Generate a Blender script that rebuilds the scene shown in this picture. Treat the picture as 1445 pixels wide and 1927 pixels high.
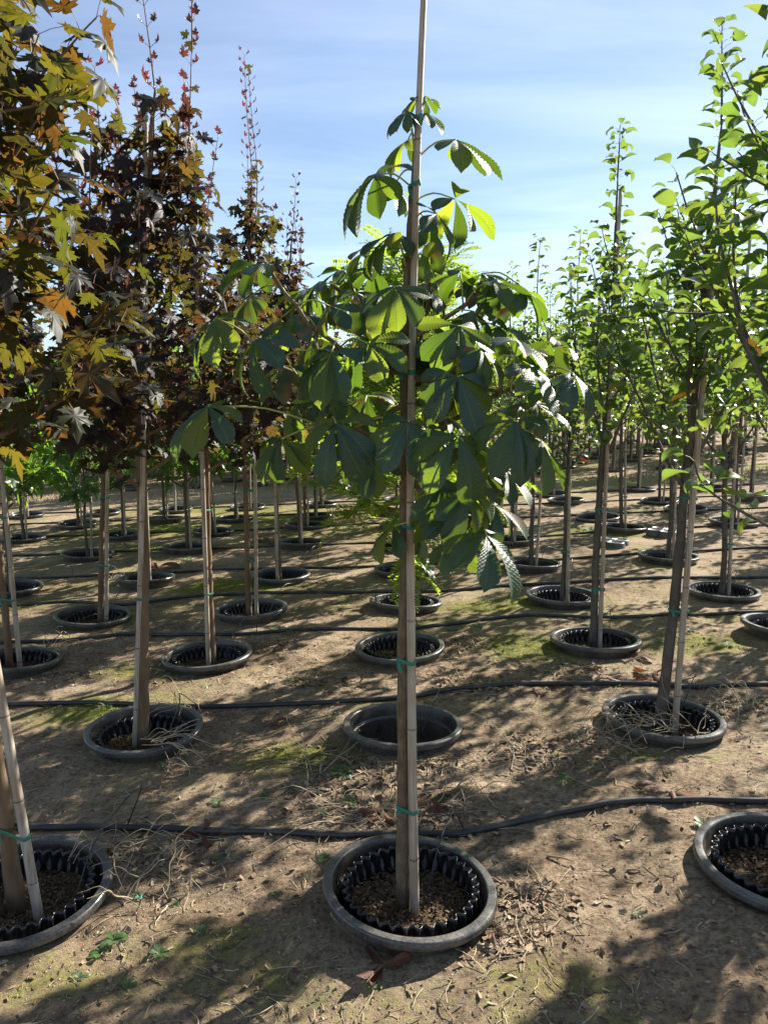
import bpy, math, random
import numpy as np
from mathutils import Matrix, Vector

for o in list(bpy.data.objects):
    bpy.data.objects.remove(o, do_unlink=True)
SC = bpy.context.scene
COL = SC.collection
rad = math.radians

# ------------------------------------------------------------------ camera
F, CX, CY = 1447.0, 722.5, 963.5            # photograph's focal length and centre in its own pixels
PITCH, YAW = rad(7.8), rad(1.0)
CAM = np.array([0.0, 0.0, 1.63])
cam = bpy.data.objects.new("camera", bpy.data.cameras.new("camera"))
COL.objects.link(cam)
cam.data.sensor_fit = 'HORIZONTAL'
cam.data.sensor_width = 36.0
cam.data.lens = 36.0 * F / 1445.0
cam.data.clip_start = 0.05
cam.data.clip_end = 2000.0
cam.location = CAM
cam.rotation_euler = (rad(90) - PITCH, 0, YAW)
SC.camera = cam
FW = np.array([-math.sin(YAW) * math.cos(PITCH), math.cos(YAW) * math.cos(PITCH), -math.sin(PITCH)])
RT = np.array([math.cos(YAW), math.sin(YAW), 0.0])
UP = np.cross(RT, FW)

# ------------------------------------------------------------------ sky and sun
SUN_AZ, SUN_EL = 46.0, 32.0                  # degrees to the right of +Y, degrees up
world = bpy.data.worlds.new("World")
SC.world = world
world.use_nodes = True
wn, wl = world.node_tree.nodes, world.node_tree.links
wn.clear()
sky = wn.new('ShaderNodeTexSky')
sky.sky_type = 'NISHITA'
sky.sun_disc = False
sky.sun_elevation = rad(SUN_EL)
sky.sun_rotation = rad(SUN_AZ)
sky.altitude = 50
sky.air_density = 1.0
sky.dust_density = 0.3
sky.ozone_density = 2.6
geo = wn.new('ShaderNodeTexCoord')
sep = wn.new('ShaderNodeSeparateXYZ')
wl.new(geo.outputs['Generated'], sep.inputs[0])
mz = wn.new('ShaderNodeMath'); mz.operation = 'MAXIMUM'; mz.inputs[1].default_value = 0.04
wl.new(sep.outputs['Z'], mz.inputs[0])
dv = []
for ax in 'XY':
    d = wn.new('ShaderNodeMath'); d.operation = 'DIVIDE'
    wl.new(sep.outputs[ax], d.inputs[0]); wl.new(mz.outputs[0], d.inputs[1]); dv.append(d)
cmb = wn.new('ShaderNodeCombineXYZ')
wl.new(dv[0].outputs[0], cmb.inputs[0]); wl.new(dv[1].outputs[0], cmb.inputs[1])
mp = wn.new('ShaderNodeMapping')
mp.inputs['Rotation'].default_value = (0, 0, rad(28))
mp.inputs['Scale'].default_value = (0.55, 1.25, 1)
mp.inputs['Location'].default_value = (0.35, 1.1, 0)
wl.new(cmb.outputs[0], mp.inputs[0])
n1 = wn.new('ShaderNodeTexNoise'); n1.inputs['Scale'].default_value = 0.9
n1.inputs['Detail'].default_value = 7; n1.inputs['Roughness'].default_value = 0.55
n1.inputs['Distortion'].default_value = 0.6
wl.new(mp.outputs[0], n1.inputs['Vector'])
cr = wn.new('ShaderNodeValToRGB')
cr.color_ramp.elements[0].position = 0.28; cr.color_ramp.elements[0].color = (0, 0, 0, 1)
cr.color_ramp.elements[1].position = 0.74; cr.color_ramp.elements[1].color = (0.62, 0.62, 0.62, 1)
wl.new(n1.outputs['Fac'], cr.inputs[0])
cloud = wn.new('ShaderNodeMix'); cloud.data_type = 'RGBA'; cloud.blend_type = 'ADD'
cloud.inputs[0].default_value = 1.0
wl.new(sky.outputs[0], cloud.inputs[6]); cloud.inputs[7].default_value = (3.3, 3.2, 3.4, 1)
mixc = wn.new('ShaderNodeMix'); mixc.data_type = 'RGBA'
wl.new(cr.outputs[0], mixc.inputs[0])
wl.new(sky.outputs[0], mixc.inputs[6]); wl.new(cloud.outputs[2], mixc.inputs[7])
bg = wn.new('ShaderNodeBackground'); bg.inputs['Strength'].default_value = 0.051
wo = wn.new('ShaderNodeOutputWorld')
wl.new(mixc.outputs[2], bg.inputs[0]); wl.new(bg.outputs[0], wo.inputs[0])

sun = bpy.data.objects.new("sun", bpy.data.lights.new("sun", 'SUN'))
COL.objects.link(sun)
sun.data.energy = 5.0
sun.data.angle = rad(0.53)
sun.data.color = (1.0, 0.93, 0.82)
SD = Vector((math.sin(rad(SUN_AZ)) * math.cos(rad(SUN_EL)), math.cos(rad(SUN_AZ)) * math.cos(rad(SUN_EL)), math.sin(rad(SUN_EL))))
sun.rotation_euler = SD.to_track_quat('Z', 'Y').to_euler()
sun.location = SD * 30

SC.view_settings.view_transform = 'Standard'
SC.view_settings.look = 'None'
SC.view_settings.gamma = 1.0
SC.view_settings.exposure = 1.62
SC.render.engine = 'CYCLES'
SC.cycles.max_bounces = 10
SC.cycles.diffuse_bounces = 4
SC.cycles.transmission_bounces = 6
SC.cycles.transparent_max_bounces = 8
SC.cycles.sample_clamp_indirect = 4.0

# ------------------------------------------------------------------ places
SLOPE = 0.042                                # the field climbs gently to the right
def gz(x, y=0):
    return SLOPE * 25 * np.tanh(np.asarray(x, float) / 25)
def ray(px, py):
    return FW + RT * (px - CX) / F - UP * (py - CY) / F
def at(px, py, Y):
    d = ray(px, py)
    return CAM + d * (Y / d[1])
def on_ground(px, py, h=0.0):
    d = ray(px, py)
    t = (h - CAM[2]) / (d[2] - SLOPE * d[0])
    return CAM + d * t
def to_px(p):
    v = np.asarray(p) - CAM
    z = v @ FW
    return CX + F * (v @ RT) / z, CY - F * (v @ UP) / z, z

# ------------------------------------------------------------------ helpers
def tag(o, label=None, cat=None, group=None, kind=None):
    if label: o["label"] = label
    if cat: o["category"] = cat
    if group: o["group"] = group
    if kind: o["kind"] = kind
    return o
def empty(name, loc, label=None, cat=None, group=None):
    o = bpy.data.objects.new(name, None)
    o.empty_display_size = 0.05
    o.location = [float(a) for a in loc]
    COL.objects.link(o)
    return tag(o, label, cat, group)
def link(name, me, parent=None, loc=None):
    o = bpy.data.objects.new(name, me)
    COL.objects.link(o)
    if parent is not None: o.parent = parent
    if loc is not None: o.location = [float(a) for a in loc]
    return o
def copy_tree(o, parent=None):
    c = o.copy(); COL.objects.link(c)
    if parent is not None: c.parent = parent
    for ch in list(o.children): copy_tree(ch, c)
    return c
def fast_mesh(name, V, Fc, mat, uv=None, rnd=None, smooth=True, extra=None):
    V = np.asarray(V, np.float32); Fc = np.asarray(Fc, np.int32)
    me = bpy.data.meshes.new(name)
    k = Fc.shape[1]
    me.vertices.add(len(V)); me.vertices.foreach_set("co", V.ravel())
    me.loops.add(Fc.size); me.loops.foreach_set("vertex_index", Fc.ravel())
    me.polygons.add(len(Fc))
    me.polygons.foreach_set("loop_start", np.arange(0, Fc.size, k, dtype=np.int32))
    me.polygons.foreach_set("use_smooth", np.full(len(Fc), smooth))
    me.update(calc_edges=True)
    if uv is not None:
        l = me.uv_layers.new(name="UVMap")
        l.data.foreach_set("uv", np.asarray(uv, np.float32)[Fc.ravel()].ravel())
    if rnd is not None:
        a = me.attributes.new("rnd", 'FLOAT', 'POINT'); a.data.foreach_set("value", np.asarray(rnd, np.float32))
    for nm_, arr in (extra or {}).items():
        a = me.attributes.new(nm_, 'FLOAT', 'POINT'); a.data.foreach_set("value", np.asarray(arr, np.float32))
    me.materials.append(mat)
    return me
class MB:
    """collects quads"""
    def __init__(s): s.v, s.f, s.n, s.r = [], [], 0, []
    def add(s, V, Q, r=0.0):
        V = np.asarray(V, float)
        s.v.append(V); s.f.append(np.asarray(Q, int) + s.n); s.n += len(V)
        s.r.append(np.full(len(V), r))
    def tube(s, pts, radii, seg=8, cap=True, r=0.0, rag=0.0, rng=None):
        P = np.asarray(pts, float); n = len(P)
        R = np.broadcast_to(np.asarray(radii, float), (n,))
        T = np.gradient(P, axis=0)
        T /= np.linalg.norm(T, axis=1)[:, None] + 1e-12
        ref = np.array([1.0, 0, 0]) if abs(T[0][0]) < .8 else np.array([0, 1.0, 0])
        a = np.linspace(0, 2 * math.pi, seg, endpoint=False)
        rings = []
        X = ref - (ref @ T[0]) * T[0]
        for i in range(n):
            X = X - (X @ T[i]) * T[i]; X /= np.linalg.norm(X) + 1e-12
            Yv = np.cross(T[i], X)
            rr = R[i] * (1 + (rag * rng.uniform(-1, 1, seg) if rag else 0))
            rings.append(P[i] + (np.cos(a) * rr)[:, None] * X + (np.sin(a) * rr)[:, None] * Yv)
        V = np.concatenate(rings)
        i, j = np.meshgrid(np.arange(n - 1), np.arange(seg), indexing='ij')
        j2 = (j + 1) % seg
        Q = np.stack([i * seg + j, i * seg + j2, (i + 1) * seg + j2, (i + 1) * seg + j], -1).reshape(-1, 4)
        if cap:
            V = np.concatenate([V, P[:1], P[-1:]])
            c0, c1 = n * seg, n * seg + 1
            jj = np.arange(0, seg, 2)
            Q = np.concatenate([Q, np.stack([np.full(len(jj), c0), (jj + 2) % seg, (jj + 1) % seg, jj], -1),
                                np.stack([np.full(len(jj), c1), (n - 1) * seg + jj, (n - 1) * seg + (jj + 1) % seg, (n - 1) * seg + (jj + 2) % seg], -1)])
        s.add(V, Q, r)
    def lathe(s, prof, seg=64, mod=None):
        P = np.asarray(prof, float); n = len(P)
        a = np.linspace(0, 2 * math.pi, seg, endpoint=False)
        r = np.repeat(P[:, :1], seg, 1)
        if mod is not None: r = r + mod(P, a)
        V = np.stack([r * np.cos(a), r * np.sin(a), np.repeat(P[:, 1:2], seg, 1)], -1).reshape(-1, 3)
        i, j = np.meshgrid(np.arange(n - 1), np.arange(seg), indexing='ij')
        j2 = (j + 1) % seg
        Q = np.stack([i * seg + j, i * seg + j2, (i + 1) * seg + j2, (i + 1) * seg + j], -1).reshape(-1, 4)
        s.add(V, Q)
    def grid(s, G, r=0.0):
        G = np.asarray(G, float); n, m = G.shape[:2]
        i, j = np.meshgrid(np.arange(n - 1), np.arange(m - 1), indexing='ij')
        Q = np.stack([i * m + j, i * m + j + 1, (i + 1) * m + j + 1, (i + 1) * m + j], -1).reshape(-1, 4)
        s.add(G.reshape(-1, 3), Q, r)
    def mesh(s, name, mat, smooth=True):
        return fast_mesh(name, np.concatenate(s.v), np.concatenate(s.f), mat, rnd=np.concatenate(s.r), smooth=smooth)
    def obj(s, name, mat, parent=None, loc=None, smooth=True):
        return link(name, s.mesh(name, mat, smooth), parent, loc)

def vnoise(x, y, seed=0):
    x = np.asarray(x, float); y = np.asarray(y, float)
    xi = np.floor(x).astype(np.int64); yi = np.floor(y).astype(np.int64)
    fx = x - xi; fy = y - yi
    fx = fx * fx * fx * (fx * (fx * 6 - 15) + 10); fy = fy * fy * fy * (fy * (fy * 6 - 15) + 10)
    def h(a, b):
        n = (a * 374761393 + b * 668265263 + seed * 1442695041) & 0xffffffff
        n = ((n ^ (n >> 13)) * 1274126177) & 0xffffffff
        return ((n ^ (n >> 16)) & 0xffff) / 65535.0
    a = h(xi, yi) * (1 - fx) + h(xi + 1, yi) * fx
    b = h(xi, yi + 1) * (1 - fx) + h(xi + 1, yi + 1) * fx
    return (a * (1 - fy) + b * fy) * 2 - 1
def spline(pts, n):
    P = np.asarray(pts, float)
    P = np.concatenate([2 * P[:1] - P[1:2], P, 2 * P[-1:] - P[-2:-1]])
    out = []
    m = len(P) - 3
    for t in np.linspace(0, m - 1e-6, n):
        i = int(t); u = t - i
        a, b, c, d = P[i:i + 4]
        out.append(.5 * (2 * b + (c - a) * u + (2 * a - 5 * b + 4 * c - d) * u * u + (3 * b - a - 3 * c + d) * u ** 3))
    return np.array(out)
def unit(v):
    v = np.asarray(v, float); return v / (np.linalg.norm(v) + 1e-12)
def frame(d, n):
    y = unit(d); z = np.asarray(n, float) - (np.dot(n, y)) * y
    z = unit(z); x = np.cross(y, z)
    return np.stack([x, y, z], 1)

# ------------------------------------------------------------------ materials
def new_mat(name):
    m = bpy.data.materials.new(name); m.use_nodes = True
    nt = m.node_tree; nt.nodes.clear()
    out = nt.nodes.new('ShaderNodeOutputMaterial')
    return m, nt.nodes, nt.links, out
def ramp(N, cols, interp='LINEAR'):
    r = N.new('ShaderNodeValToRGB'); e = r.color_ramp.elements
    r.color_ramp.interpolation = interp
    while len(e) < len(cols): e.new(0.5)
    for el, (p, c) in zip(e, cols):
        el.position = p; el.color = (*c, 1)
    return r
def noise(N, L, scale, detail=4, rough=.55, coord=None, dist=0.0):
    n = N.new('ShaderNodeTexNoise'); n.inputs['Scale'].default_value = scale
    n.inputs['Detail'].default_value = detail; n.inputs['Roughness'].default_value = rough
    n.inputs['Distortion'].default_value = dist
    if coord is not None: L.new(coord, n.inputs['Vector'])
    return n
def mix(N, L, fac, a, b, blend='MIX'):
    m = N.new('ShaderNodeMix'); m.data_type = 'RGBA'; m.blend_type = blend
    for idx, v in ((0, fac), (6, a), (7, b)):
        if hasattr(v, 'is_output'): L.new(v, m.inputs[idx])
        elif idx == 0: m.inputs[0].default_value = v
        else: m.inputs[idx].default_value = (*v, 1)
    return m.outputs[2]
def math_(N, L, op, a, b=0.0, c=None):
    m = N.new('ShaderNodeMath'); m.operation = op
    for i, v in enumerate((a, b) if c is None else (a, b, c)):
        if hasattr(v, 'is_output'): L.new(v, m.inputs[i])
        else: m.inputs[i].default_value = v
    return m.outputs[0]
def rnd_value(N, L):
    a = N.new('ShaderNodeAttribute'); a.attribute_name = 'rnd'
    o = N.new('ShaderNodeObjectInfo')
    return math_(N, L, 'FRACT', math_(N, L, 'ADD', a.outputs['Fac'], o.outputs['Random']))
def bump(N, L, h, strength, dist, normal=None):
    b = N.new('ShaderNodeBump'); b.inputs['Strength'].default_value = strength
    b.inputs['Distance'].default_value = dist
    L.new(h, b.inputs['Height'])
    if normal is not None: L.new(normal, b.inputs['Normal'])
    return b.outputs[0]

def simple(name, cols, rough=.7, scale=40, spec=.3, bmp=.3, bd=.002, stretch=None, var=None):
    m, N, L, out = new_mat(name)
    p = N.new('ShaderNodeBsdfPrincipled')
    tc = N.new('ShaderNodeTexCoord'); co = tc.outputs['Object']
    if stretch:
        mpn = N.new('ShaderNodeMapping'); mpn.inputs['Scale'].default_value = stretch
        L.new(co, mpn.inputs[0]); co = mpn.outputs[0]
    n = noise(N, L, scale, 6, .65, co)
    k = len(cols)
    r = ramp(N, [(.28 + .44 * i / max(1, k - 1), c) for i, c in enumerate(cols)])
    L.new(n.outputs['Fac'], r.inputs[0])
    c = r.outputs[0]
    if var:
        rv = rnd_value(N, L)
        c = mix(N, L, math_(N, L, 'MULTIPLY', rv, var[1]), c, var[0])
    L.new(c, p.inputs['Base Color'])
    p.inputs['Roughness'].default_value = rough
    p.inputs['Specular IOR Level'].default_value = spec
    if bmp: L.new(bump(N, L, n.outputs['Fac'], bmp, bd), p.inputs['Normal'])
    L.new(p.outputs[0], out.inputs[0])
    return m

def leaf_mat(name, refl, trans, rough=.42, spec=.5, tfac=.45, vein=0, vcol=(.13, .19, .07), blotch=None, tvar=0.0):
    m, N, L, out = new_mat(name)
    rv = rnd_value(N, L)
    k = len(refl)
    r1 = ramp(N, [(i / max(1, k - 1), c) for i, c in enumerate(refl)]); L.new(rv, r1.inputs[0])
    k = len(trans)
    r2 = ramp(N, [(i / max(1, k - 1), c) for i, c in enumerate(trans)]); L.new(rv, r2.inputs[0])
    tc = N.new('ShaderNodeTexCoord')
    nz = noise(N, L, 22, 4, .6, tc.outputs['Object'])
    c1 = mix(N, L, .35, r1.outputs[0], mix(N, L, nz.outputs['Fac'], (.2, .2, .2), (1, 1, 1)), 'MULTIPLY')
    c2 = mix(N, L, .35, r2.outputs[0], mix(N, L, nz.outputs['Fac'], (.35, .3, .2), (1.0, 1, 1)), 'MULTIPLY')
    if blotch:
        bn = noise(N, L, 9, 3, .6, tc.outputs['Object'])
        br = ramp(N, [(.58, (0, 0, 0)), (.74, (.8, .8, .8))]); L.new(bn.outputs['Fac'], br.inputs[0])
        c2 = mix(N, L, br.outputs[0], c2, blotch)
    p = N.new('ShaderNodeBsdfPrincipled')
    nrm = None
    if vein:
        uv = N.new('ShaderNodeUVMap'); sp = N.new('ShaderNodeSeparateXYZ'); L.new(uv.outputs[0], sp.inputs[0])
        au = math_(N, L, 'ABSOLUTE', math_(N, L, 'SUBTRACT', sp.outputs['X'], .5))       # 0 midrib .. .5 edge
        mid = math_(N, L, 'LESS_THAN', au, .018)
        lat = math_(N, L, 'SUBTRACT', math_(N, L, 'MULTIPLY', sp.outputs['Y'], vein), math_(N, L, 'MULTIPLY', au, vein * .38))
        fr = math_(N, L, 'ABSOLUTE', math_(N, L, 'SUBTRACT', math_(N, L, 'FRACT', lat), .5))
        ln = math_(N, L, 'MULTIPLY', math_(N, L, 'SUBTRACT', fr, .41), 11.0)
        ln.node.use_clamp = True
        vm = math_(N, L, 'MAXIMUM', mid, math_(N, L, 'MULTIPLY', ln, .35))
        c1 = mix(N, L, math_(N, L, 'MULTIPLY', vm, .5), c1, vcol)
        c2 = mix(N, L, math_(N, L, 'MULTIPLY', math_(N, L, 'MAXIMUM', mid, math_(N, L, 'MULTIPLY', ln, .6)), .55), c2, (.06, .10, .01))
        bl = math_(N, L, 'MULTIPLY', math_(N, L, 'SUBTRACT', math_(N, L, 'ADD', nz.outputs['Fac'], math_(N, L, 'MULTIPLY', au, .42)), .74), 9.0)
        bl.node.use_clamp = True
        c1 = mix(N, L, bl, c1, (.16, .085, .03)); c2 = mix(N, L, bl, c2, (.30, .16, .03))
        nrm = bump(N, L, fr, .35, .005)
        L.new(nrm, p.inputs['Normal'])
    L.new(c1, p.inputs['Base Color'])
    p.inputs['Roughness'].default_value = rough
    p.inputs['Specular IOR Level'].default_value = spec
    t = N.new('ShaderNodeBsdfTranslucent'); L.new(c2, t.inputs['Color'])
    ms = N.new('ShaderNodeMixShader'); ms.inputs[0].default_value = tfac
    if tvar:
        L.new(math_(N, L, 'ADD', math_(N, L, 'MULTIPLY', math_(N, L, 'POWER', rv, 2.4), tvar), tfac), ms.inputs[0])
    L.new(p.outputs[0], ms.inputs[1]); L.new(t.outputs[0], ms.inputs[2])
    L.new(ms.outputs[0], out.inputs[0])
    return m

M = {}
M['chestnut_leaf'] = leaf_mat('chestnut_leaf', [(.018, .056, .036), (.014, .048, .038), (.024, .068, .030)],
                              [(.34, .52, .03), (.26, .48, .03), (.50, .62, .035)], .46, .45, .14, vein=15, tvar=.40)
M['maple_leaf'] = leaf_mat('maple_leaf', [(.030, .020, .030), (.026, .036, .026), (.026, .020, .034), (.028, .034, .026)],
                           [(.17, .06, .03), (.14, .16, .02), (.08, .04, .03), (.19, .19, .02), (.15, .04, .04), (.14, .10, .03), (.26, .15, .02)], .55, .25, .36, blotch=(.26, .10, .02))
M['maple_olive'] = leaf_mat('maple_olive', [(.030, .026, .026), (.032, .044, .022), (.026, .030, .028), (.036, .046, .02)],
                            [(.20, .18, .02), (.15, .19, .02), (.28, .22, .02), (.10, .10, .02), (.32, .15, .02), (.12, .06, .02)], .55, .25, .36, blotch=(.40, .22, .015))
M['maple_young'] = leaf_mat('maple_young', [(.06, .022, .025), (.05, .03, .03), (.055, .035, .025)],
                            [(.15, .03, .03), (.14, .06, .03), (.28, .03, .04), (.12, .05, .03), (.20, .03, .035)], .42, .5, .40)
M['pear_leaf'] = leaf_mat('pear_leaf', [(.032, .085, .026), (.04, .10, .022), (.05, .11, .03)],
                          [(.23, .40, .06), (.33, .48, .065), (.25, .42, .06), (.42, .50, .06)], .30, .6, .36)
M['locust_leaf'] = leaf_mat('locust_leaf', [(.05, .12, .025), (.06, .14, .025)], [(.44, .66, .06), (.55, .72, .07)], .45, .4, .48)
M['sweetgum_leaf'] = leaf_mat('sweetgum_leaf', [(.025, .075, .020), (.03, .09, .022)], [(.22, .46, .03), (.34, .56, .04)], .35, .55, .42)
M['weed'] = leaf_mat('weed', [(.07, .15, .04), (.06, .13, .05)], [(.3, .5, .08)], .5, .4, .35)
M['petiole'] = simple('petiole', [(.30, .34, .09), (.36, .36, .12)], .5, 30)
M['petiole_red'] = simple('petiole_red', [(.22, .06, .05), (.28, .12, .06)], .5, 30)
M['bark_maple'] = simple('bark_maple', [(.105, .066, .040), (.17, .115, .070), (.23, .165, .105)], .85, 18, .2, .8, .004, (1, 1, .22))
M['bark_chestnut'] = simple('bark_chestnut', [(.075, .054, .036), (.135, .100, .066), (.21, .165, .115)], .85, 45, .2, .9, .004, (1, 1, .45))
M['bark_pear'] = simple('bark_pear', [(.055, .048, .044), (.10, .086, .076), (.15, .13, .11)], .8, 22, .25, .8, .004, (1, 1, .5))
M['bark_locust'] = simple('bark_locust', [(.09, .07, .055), (.15, .12, .09)], .85, 22, .2, .6, .003, (1, 1, .3))
M['tape'] = simple('tape', [(.008, .13, .085), (.02, .20, .13)], .5, 60, .5, .2)
M['flag'] = simple('flag', [(.75, .33, .01), (.85, .42, .02)], .5, 40, .4, .1)
M['flag_red'] = simple('flag_red', [(.7, .08, .02), (.8, .12, .02)], .5, 40, .4, .1)
M['hose'] = simple('hose', [(.016, .017, .019), (.03, .03, .031), (.10, .085, .065)], .42, 9, .5, .15)
M['straw'] = simple('straw', [(.30, .23, .14), (.46, .38, .26), (.55, .47, .35)], .75, 30, .3, .2, var=((.20, .14, .08), .8))
M['twig'] = simple('twig', [(.16, .11, .07), (.26, .18, .11)], .85, 30, .2, .4)
M['litter'] = simple('litter', [(.16, .115, .075), (.32, .245, .165), (.46, .37, .26)], .85, 30, .15, .2, var=((.11, .065, .038), .85))
M['bark_chip'] = simple('bark_chip', [(.06, .042, .026), (.14, .098, .058), (.26, .185, .105)], .85, 60, .2, .4, var=((.06, .035, .02), .9))
M['clod'] = simple('clod', [(.27, .21, .145), (.38, .30, .215)], .95, 60, .1, .4, var=((.27, .20, .13), .7))
M['dead_leaf'] = leaf_mat('dead_leaf', [(.13, .040, .022), (.09, .032, .022), (.18, .065, .03)], [(.36, .10, .025)], .6, .3, .2, vein=15, vcol=(.10, .04, .02))

def plastic_mat(name, base, dust, rough, amount):
    m, N, L, out = new_mat(name)
    p = N.new('ShaderNodeBsdfPrincipled')
    tc = N.new('ShaderNodeTexCoord'); oi = N.new('ShaderNodeObjectInfo')
    va = N.new('ShaderNodeVectorMath'); va.operation = 'ADD'
    L.new(tc.outputs['Object'], va.inputs[0]); L.new(oi.outputs['Location'], va.inputs[1])
    a = noise(N, L, 9, 6, .7, va.outputs[0]); b = noise(N, L, 120, 3, .6, va.outputs[0])
    f = math_(N, L, 'MULTIPLY', a.outputs['Fac'], b.outputs['Fac'])
    r = ramp(N, [(.16, (0, 0, 0)), (.42, (amount,) * 3)]); L.new(f, r.inputs[0])
    L.new(mix(N, L, r.outputs[0], base, dust), p.inputs['Base Color'])
    rr = ramp(N, [(.3, (rough - .08,) * 3), (.7, (rough + .22,) * 3)]); L.new(a.outputs['Fac'], rr.inputs[0])
    L.new(rr.outputs[0], p.inputs['Roughness'])
    p.inputs['Specular IOR Level'].default_value = .5
    L.new(bump(N, L, b.outputs['Fac'], .12, .001), p.inputs['Normal'])
    L.new(p.outputs[0], out.inputs[0])
    return m
M['socket'] = plastic_mat('socket', (.024, .024, .025), (.26, .20, .135), .30, .38)
M['rim'] = plastic_mat('rim', (.042, .043, .045), (.32, .285, .24), .27, .42)
M['grow'] = plastic_mat('grow', (.010, .011, .013), (.16, .13, .10), .26, .10)

def bamboo_mat():
    m, N, L, out = new_mat('bamboo')
    p = N.new('ShaderNodeBsdfPrincipled')
    tc = N.new('ShaderNodeTexCoord'); oi = N.new('ShaderNodeObjectInfo')
    va = N.new('ShaderNodeVectorMath'); va.operation = 'ADD'
    L.new(tc.outputs['Object'], va.inputs[0]); L.new(oi.outputs['Location'], va.inputs[1])
    mpn = N.new('ShaderNodeMapping'); mpn.inputs['Scale'].default_value = (1, 1, .05); L.new(va.outputs[0], mpn.inputs[0])
    a = noise(N, L, 90, 5, .6, mpn.outputs[0]); b = noise(N, L, 5, 4, .6, va.outputs[0])
    r = ramp(N, [(.30, (.21, .175, .145)), (.5, (.38, .335, .28)), (.70, (.50, .45, .385))]); L.new(a.outputs['Fac'], r.inputs[0])
    r2 = ramp(N, [(.38, (0, 0, 0)), (.66, (.6, .6, .6))]); L.new(b.outputs['Fac'], r2.inputs[0])
    c = mix(N, L, r2.outputs[0], r.outputs[0], (.24, .155, .085))
    nd = N.new('ShaderNodeAttribute'); nd.attribute_name = 'rnd'
    c = mix(N, L, nd.outputs['Fac'], c, (.07, .05, .035))
    L.new(c, p.inputs['Base Color']); p.inputs['Roughness'].default_value = .5
    p.inputs['Specular IOR Level'].default_value = .4
    L.new(bump(N, L, a.outputs['Fac'], .3, .001), p.inputs['Normal'])
    L.new(p.outputs[0], out.inputs[0])
    return m
M['bamboo'] = bamboo_mat()

def soil_mat(name, pot=False):
    m, N, L, out = new_mat(name)
    p = N.new('ShaderNodeBsdfPrincipled')
    tc = N.new('ShaderNodeTexCoord'); co = tc.outputs['Object']
    big = noise(N, L, .9, 5, .6, co); mid = noise(N, L, 8, 8, .7, co); fine = noise(N, L, 48, 6, .75, co); grain = noise(N, L, 260, 3, .7, co)
    if pot:
        r = ramp(N, [(.38, (.045, .031, .020)), (.5, (.10, .070, .040)), (.62, (.20, .14, .075))]); L.new(fine.outputs['Fac'], r.inputs[0])
        c = r.outputs[0]
    else:
        r = ramp(N, [(.36, (.118, .086, .056)), (.48, (.250, .188, .126)), (.62, (.41, .33, .235))])
        mm = math_(N, L, 'ADD', math_(N, L, 'MULTIPLY', mid.outputs['Fac'], .55), math_(N, L, 'MULTIPLY', big.outputs['Fac'], .45))
        L.new(mm, r.inputs[0]); c = r.outputs[0]
        # reddish dust here and there
        rr = ramp(N, [(.52, (0, 0, 0)), (.68, (.55, .55, .55))]); L.new(noise(N, L, 1.7, 4, .6, co, .4).outputs['Fac'], rr.inputs[0])
        c = mix(N, L, rr.outputs[0], c, (.32, .225, .155))
        sp = ramp(N, [(.36, (.42, .39, .34)), (.5, (1, 1, 1)), (.64, (1.4, 1.38, 1.34))]); L.new(fine.outputs['Fac'], sp.inputs[0])
        c = mix(N, L, 1.0, c, sp.outputs[0], 'MULTIPLY')
        at_ = N.new('ShaderNodeAttribute'); at_.attribute_name = 'moss'
        ms = math_(N, L, 'ADD', at_.outputs['Fac'], math_(N, L, 'MULTIPLY', math_(N, L, 'SUBTRACT', mid.outputs['Fac'], .5), 2.0))
        ms = math_(N, L, 'ADD', ms, math_(N, L, 'MULTIPLY', math_(N, L, 'SUBTRACT', fine.outputs['Fac'], .5), 1.8))
        mr = ramp(N, [(.12, (0, 0, 0)), (.36, (.45, .45, .45)), (.72, (.95, .95, .95))]); L.new(ms, mr.inputs[0])
        mc = ramp(N, [(.38, (.062, .068, .014)), (.5, (.135, .150, .020)), (.64, (.24, .26, .035))]); L.new(fine.outputs['Fac'], mc.inputs[0])
        c = mix(N, L, mr.outputs[0], c, mc.outputs[0])
        gr = N.new('ShaderNodeAttribute'); gr.attribute_name = 'dry'
        c = mix(N, L, math_(N, L, 'MULTIPLY', gr.outputs['Fac'], fine.outputs['Fac']), c, (.42, .33, .19))
    L.new(c, p.inputs['Base Color'])
    p.inputs['Roughness'].default_value = .95; p.inputs['Specular IOR Level'].default_value = .12
    b1 = bump(N, L, mid.outputs['Fac'], .7, .035)
    b2 = bump(N, L, fine.outputs['Fac'], 1.0, .016, b1)
    b3 = bump(N, L, grain.outputs['Fac'], .8, .005, b2)
    L.new(b3, p.inputs['Normal'])
    L.new(p.outputs[0], out.inputs[0])
    return m
M['ground'] = soil_mat('ground_soil'); M['pot_soil'] = soil_mat('pot_soil', True)

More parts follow.
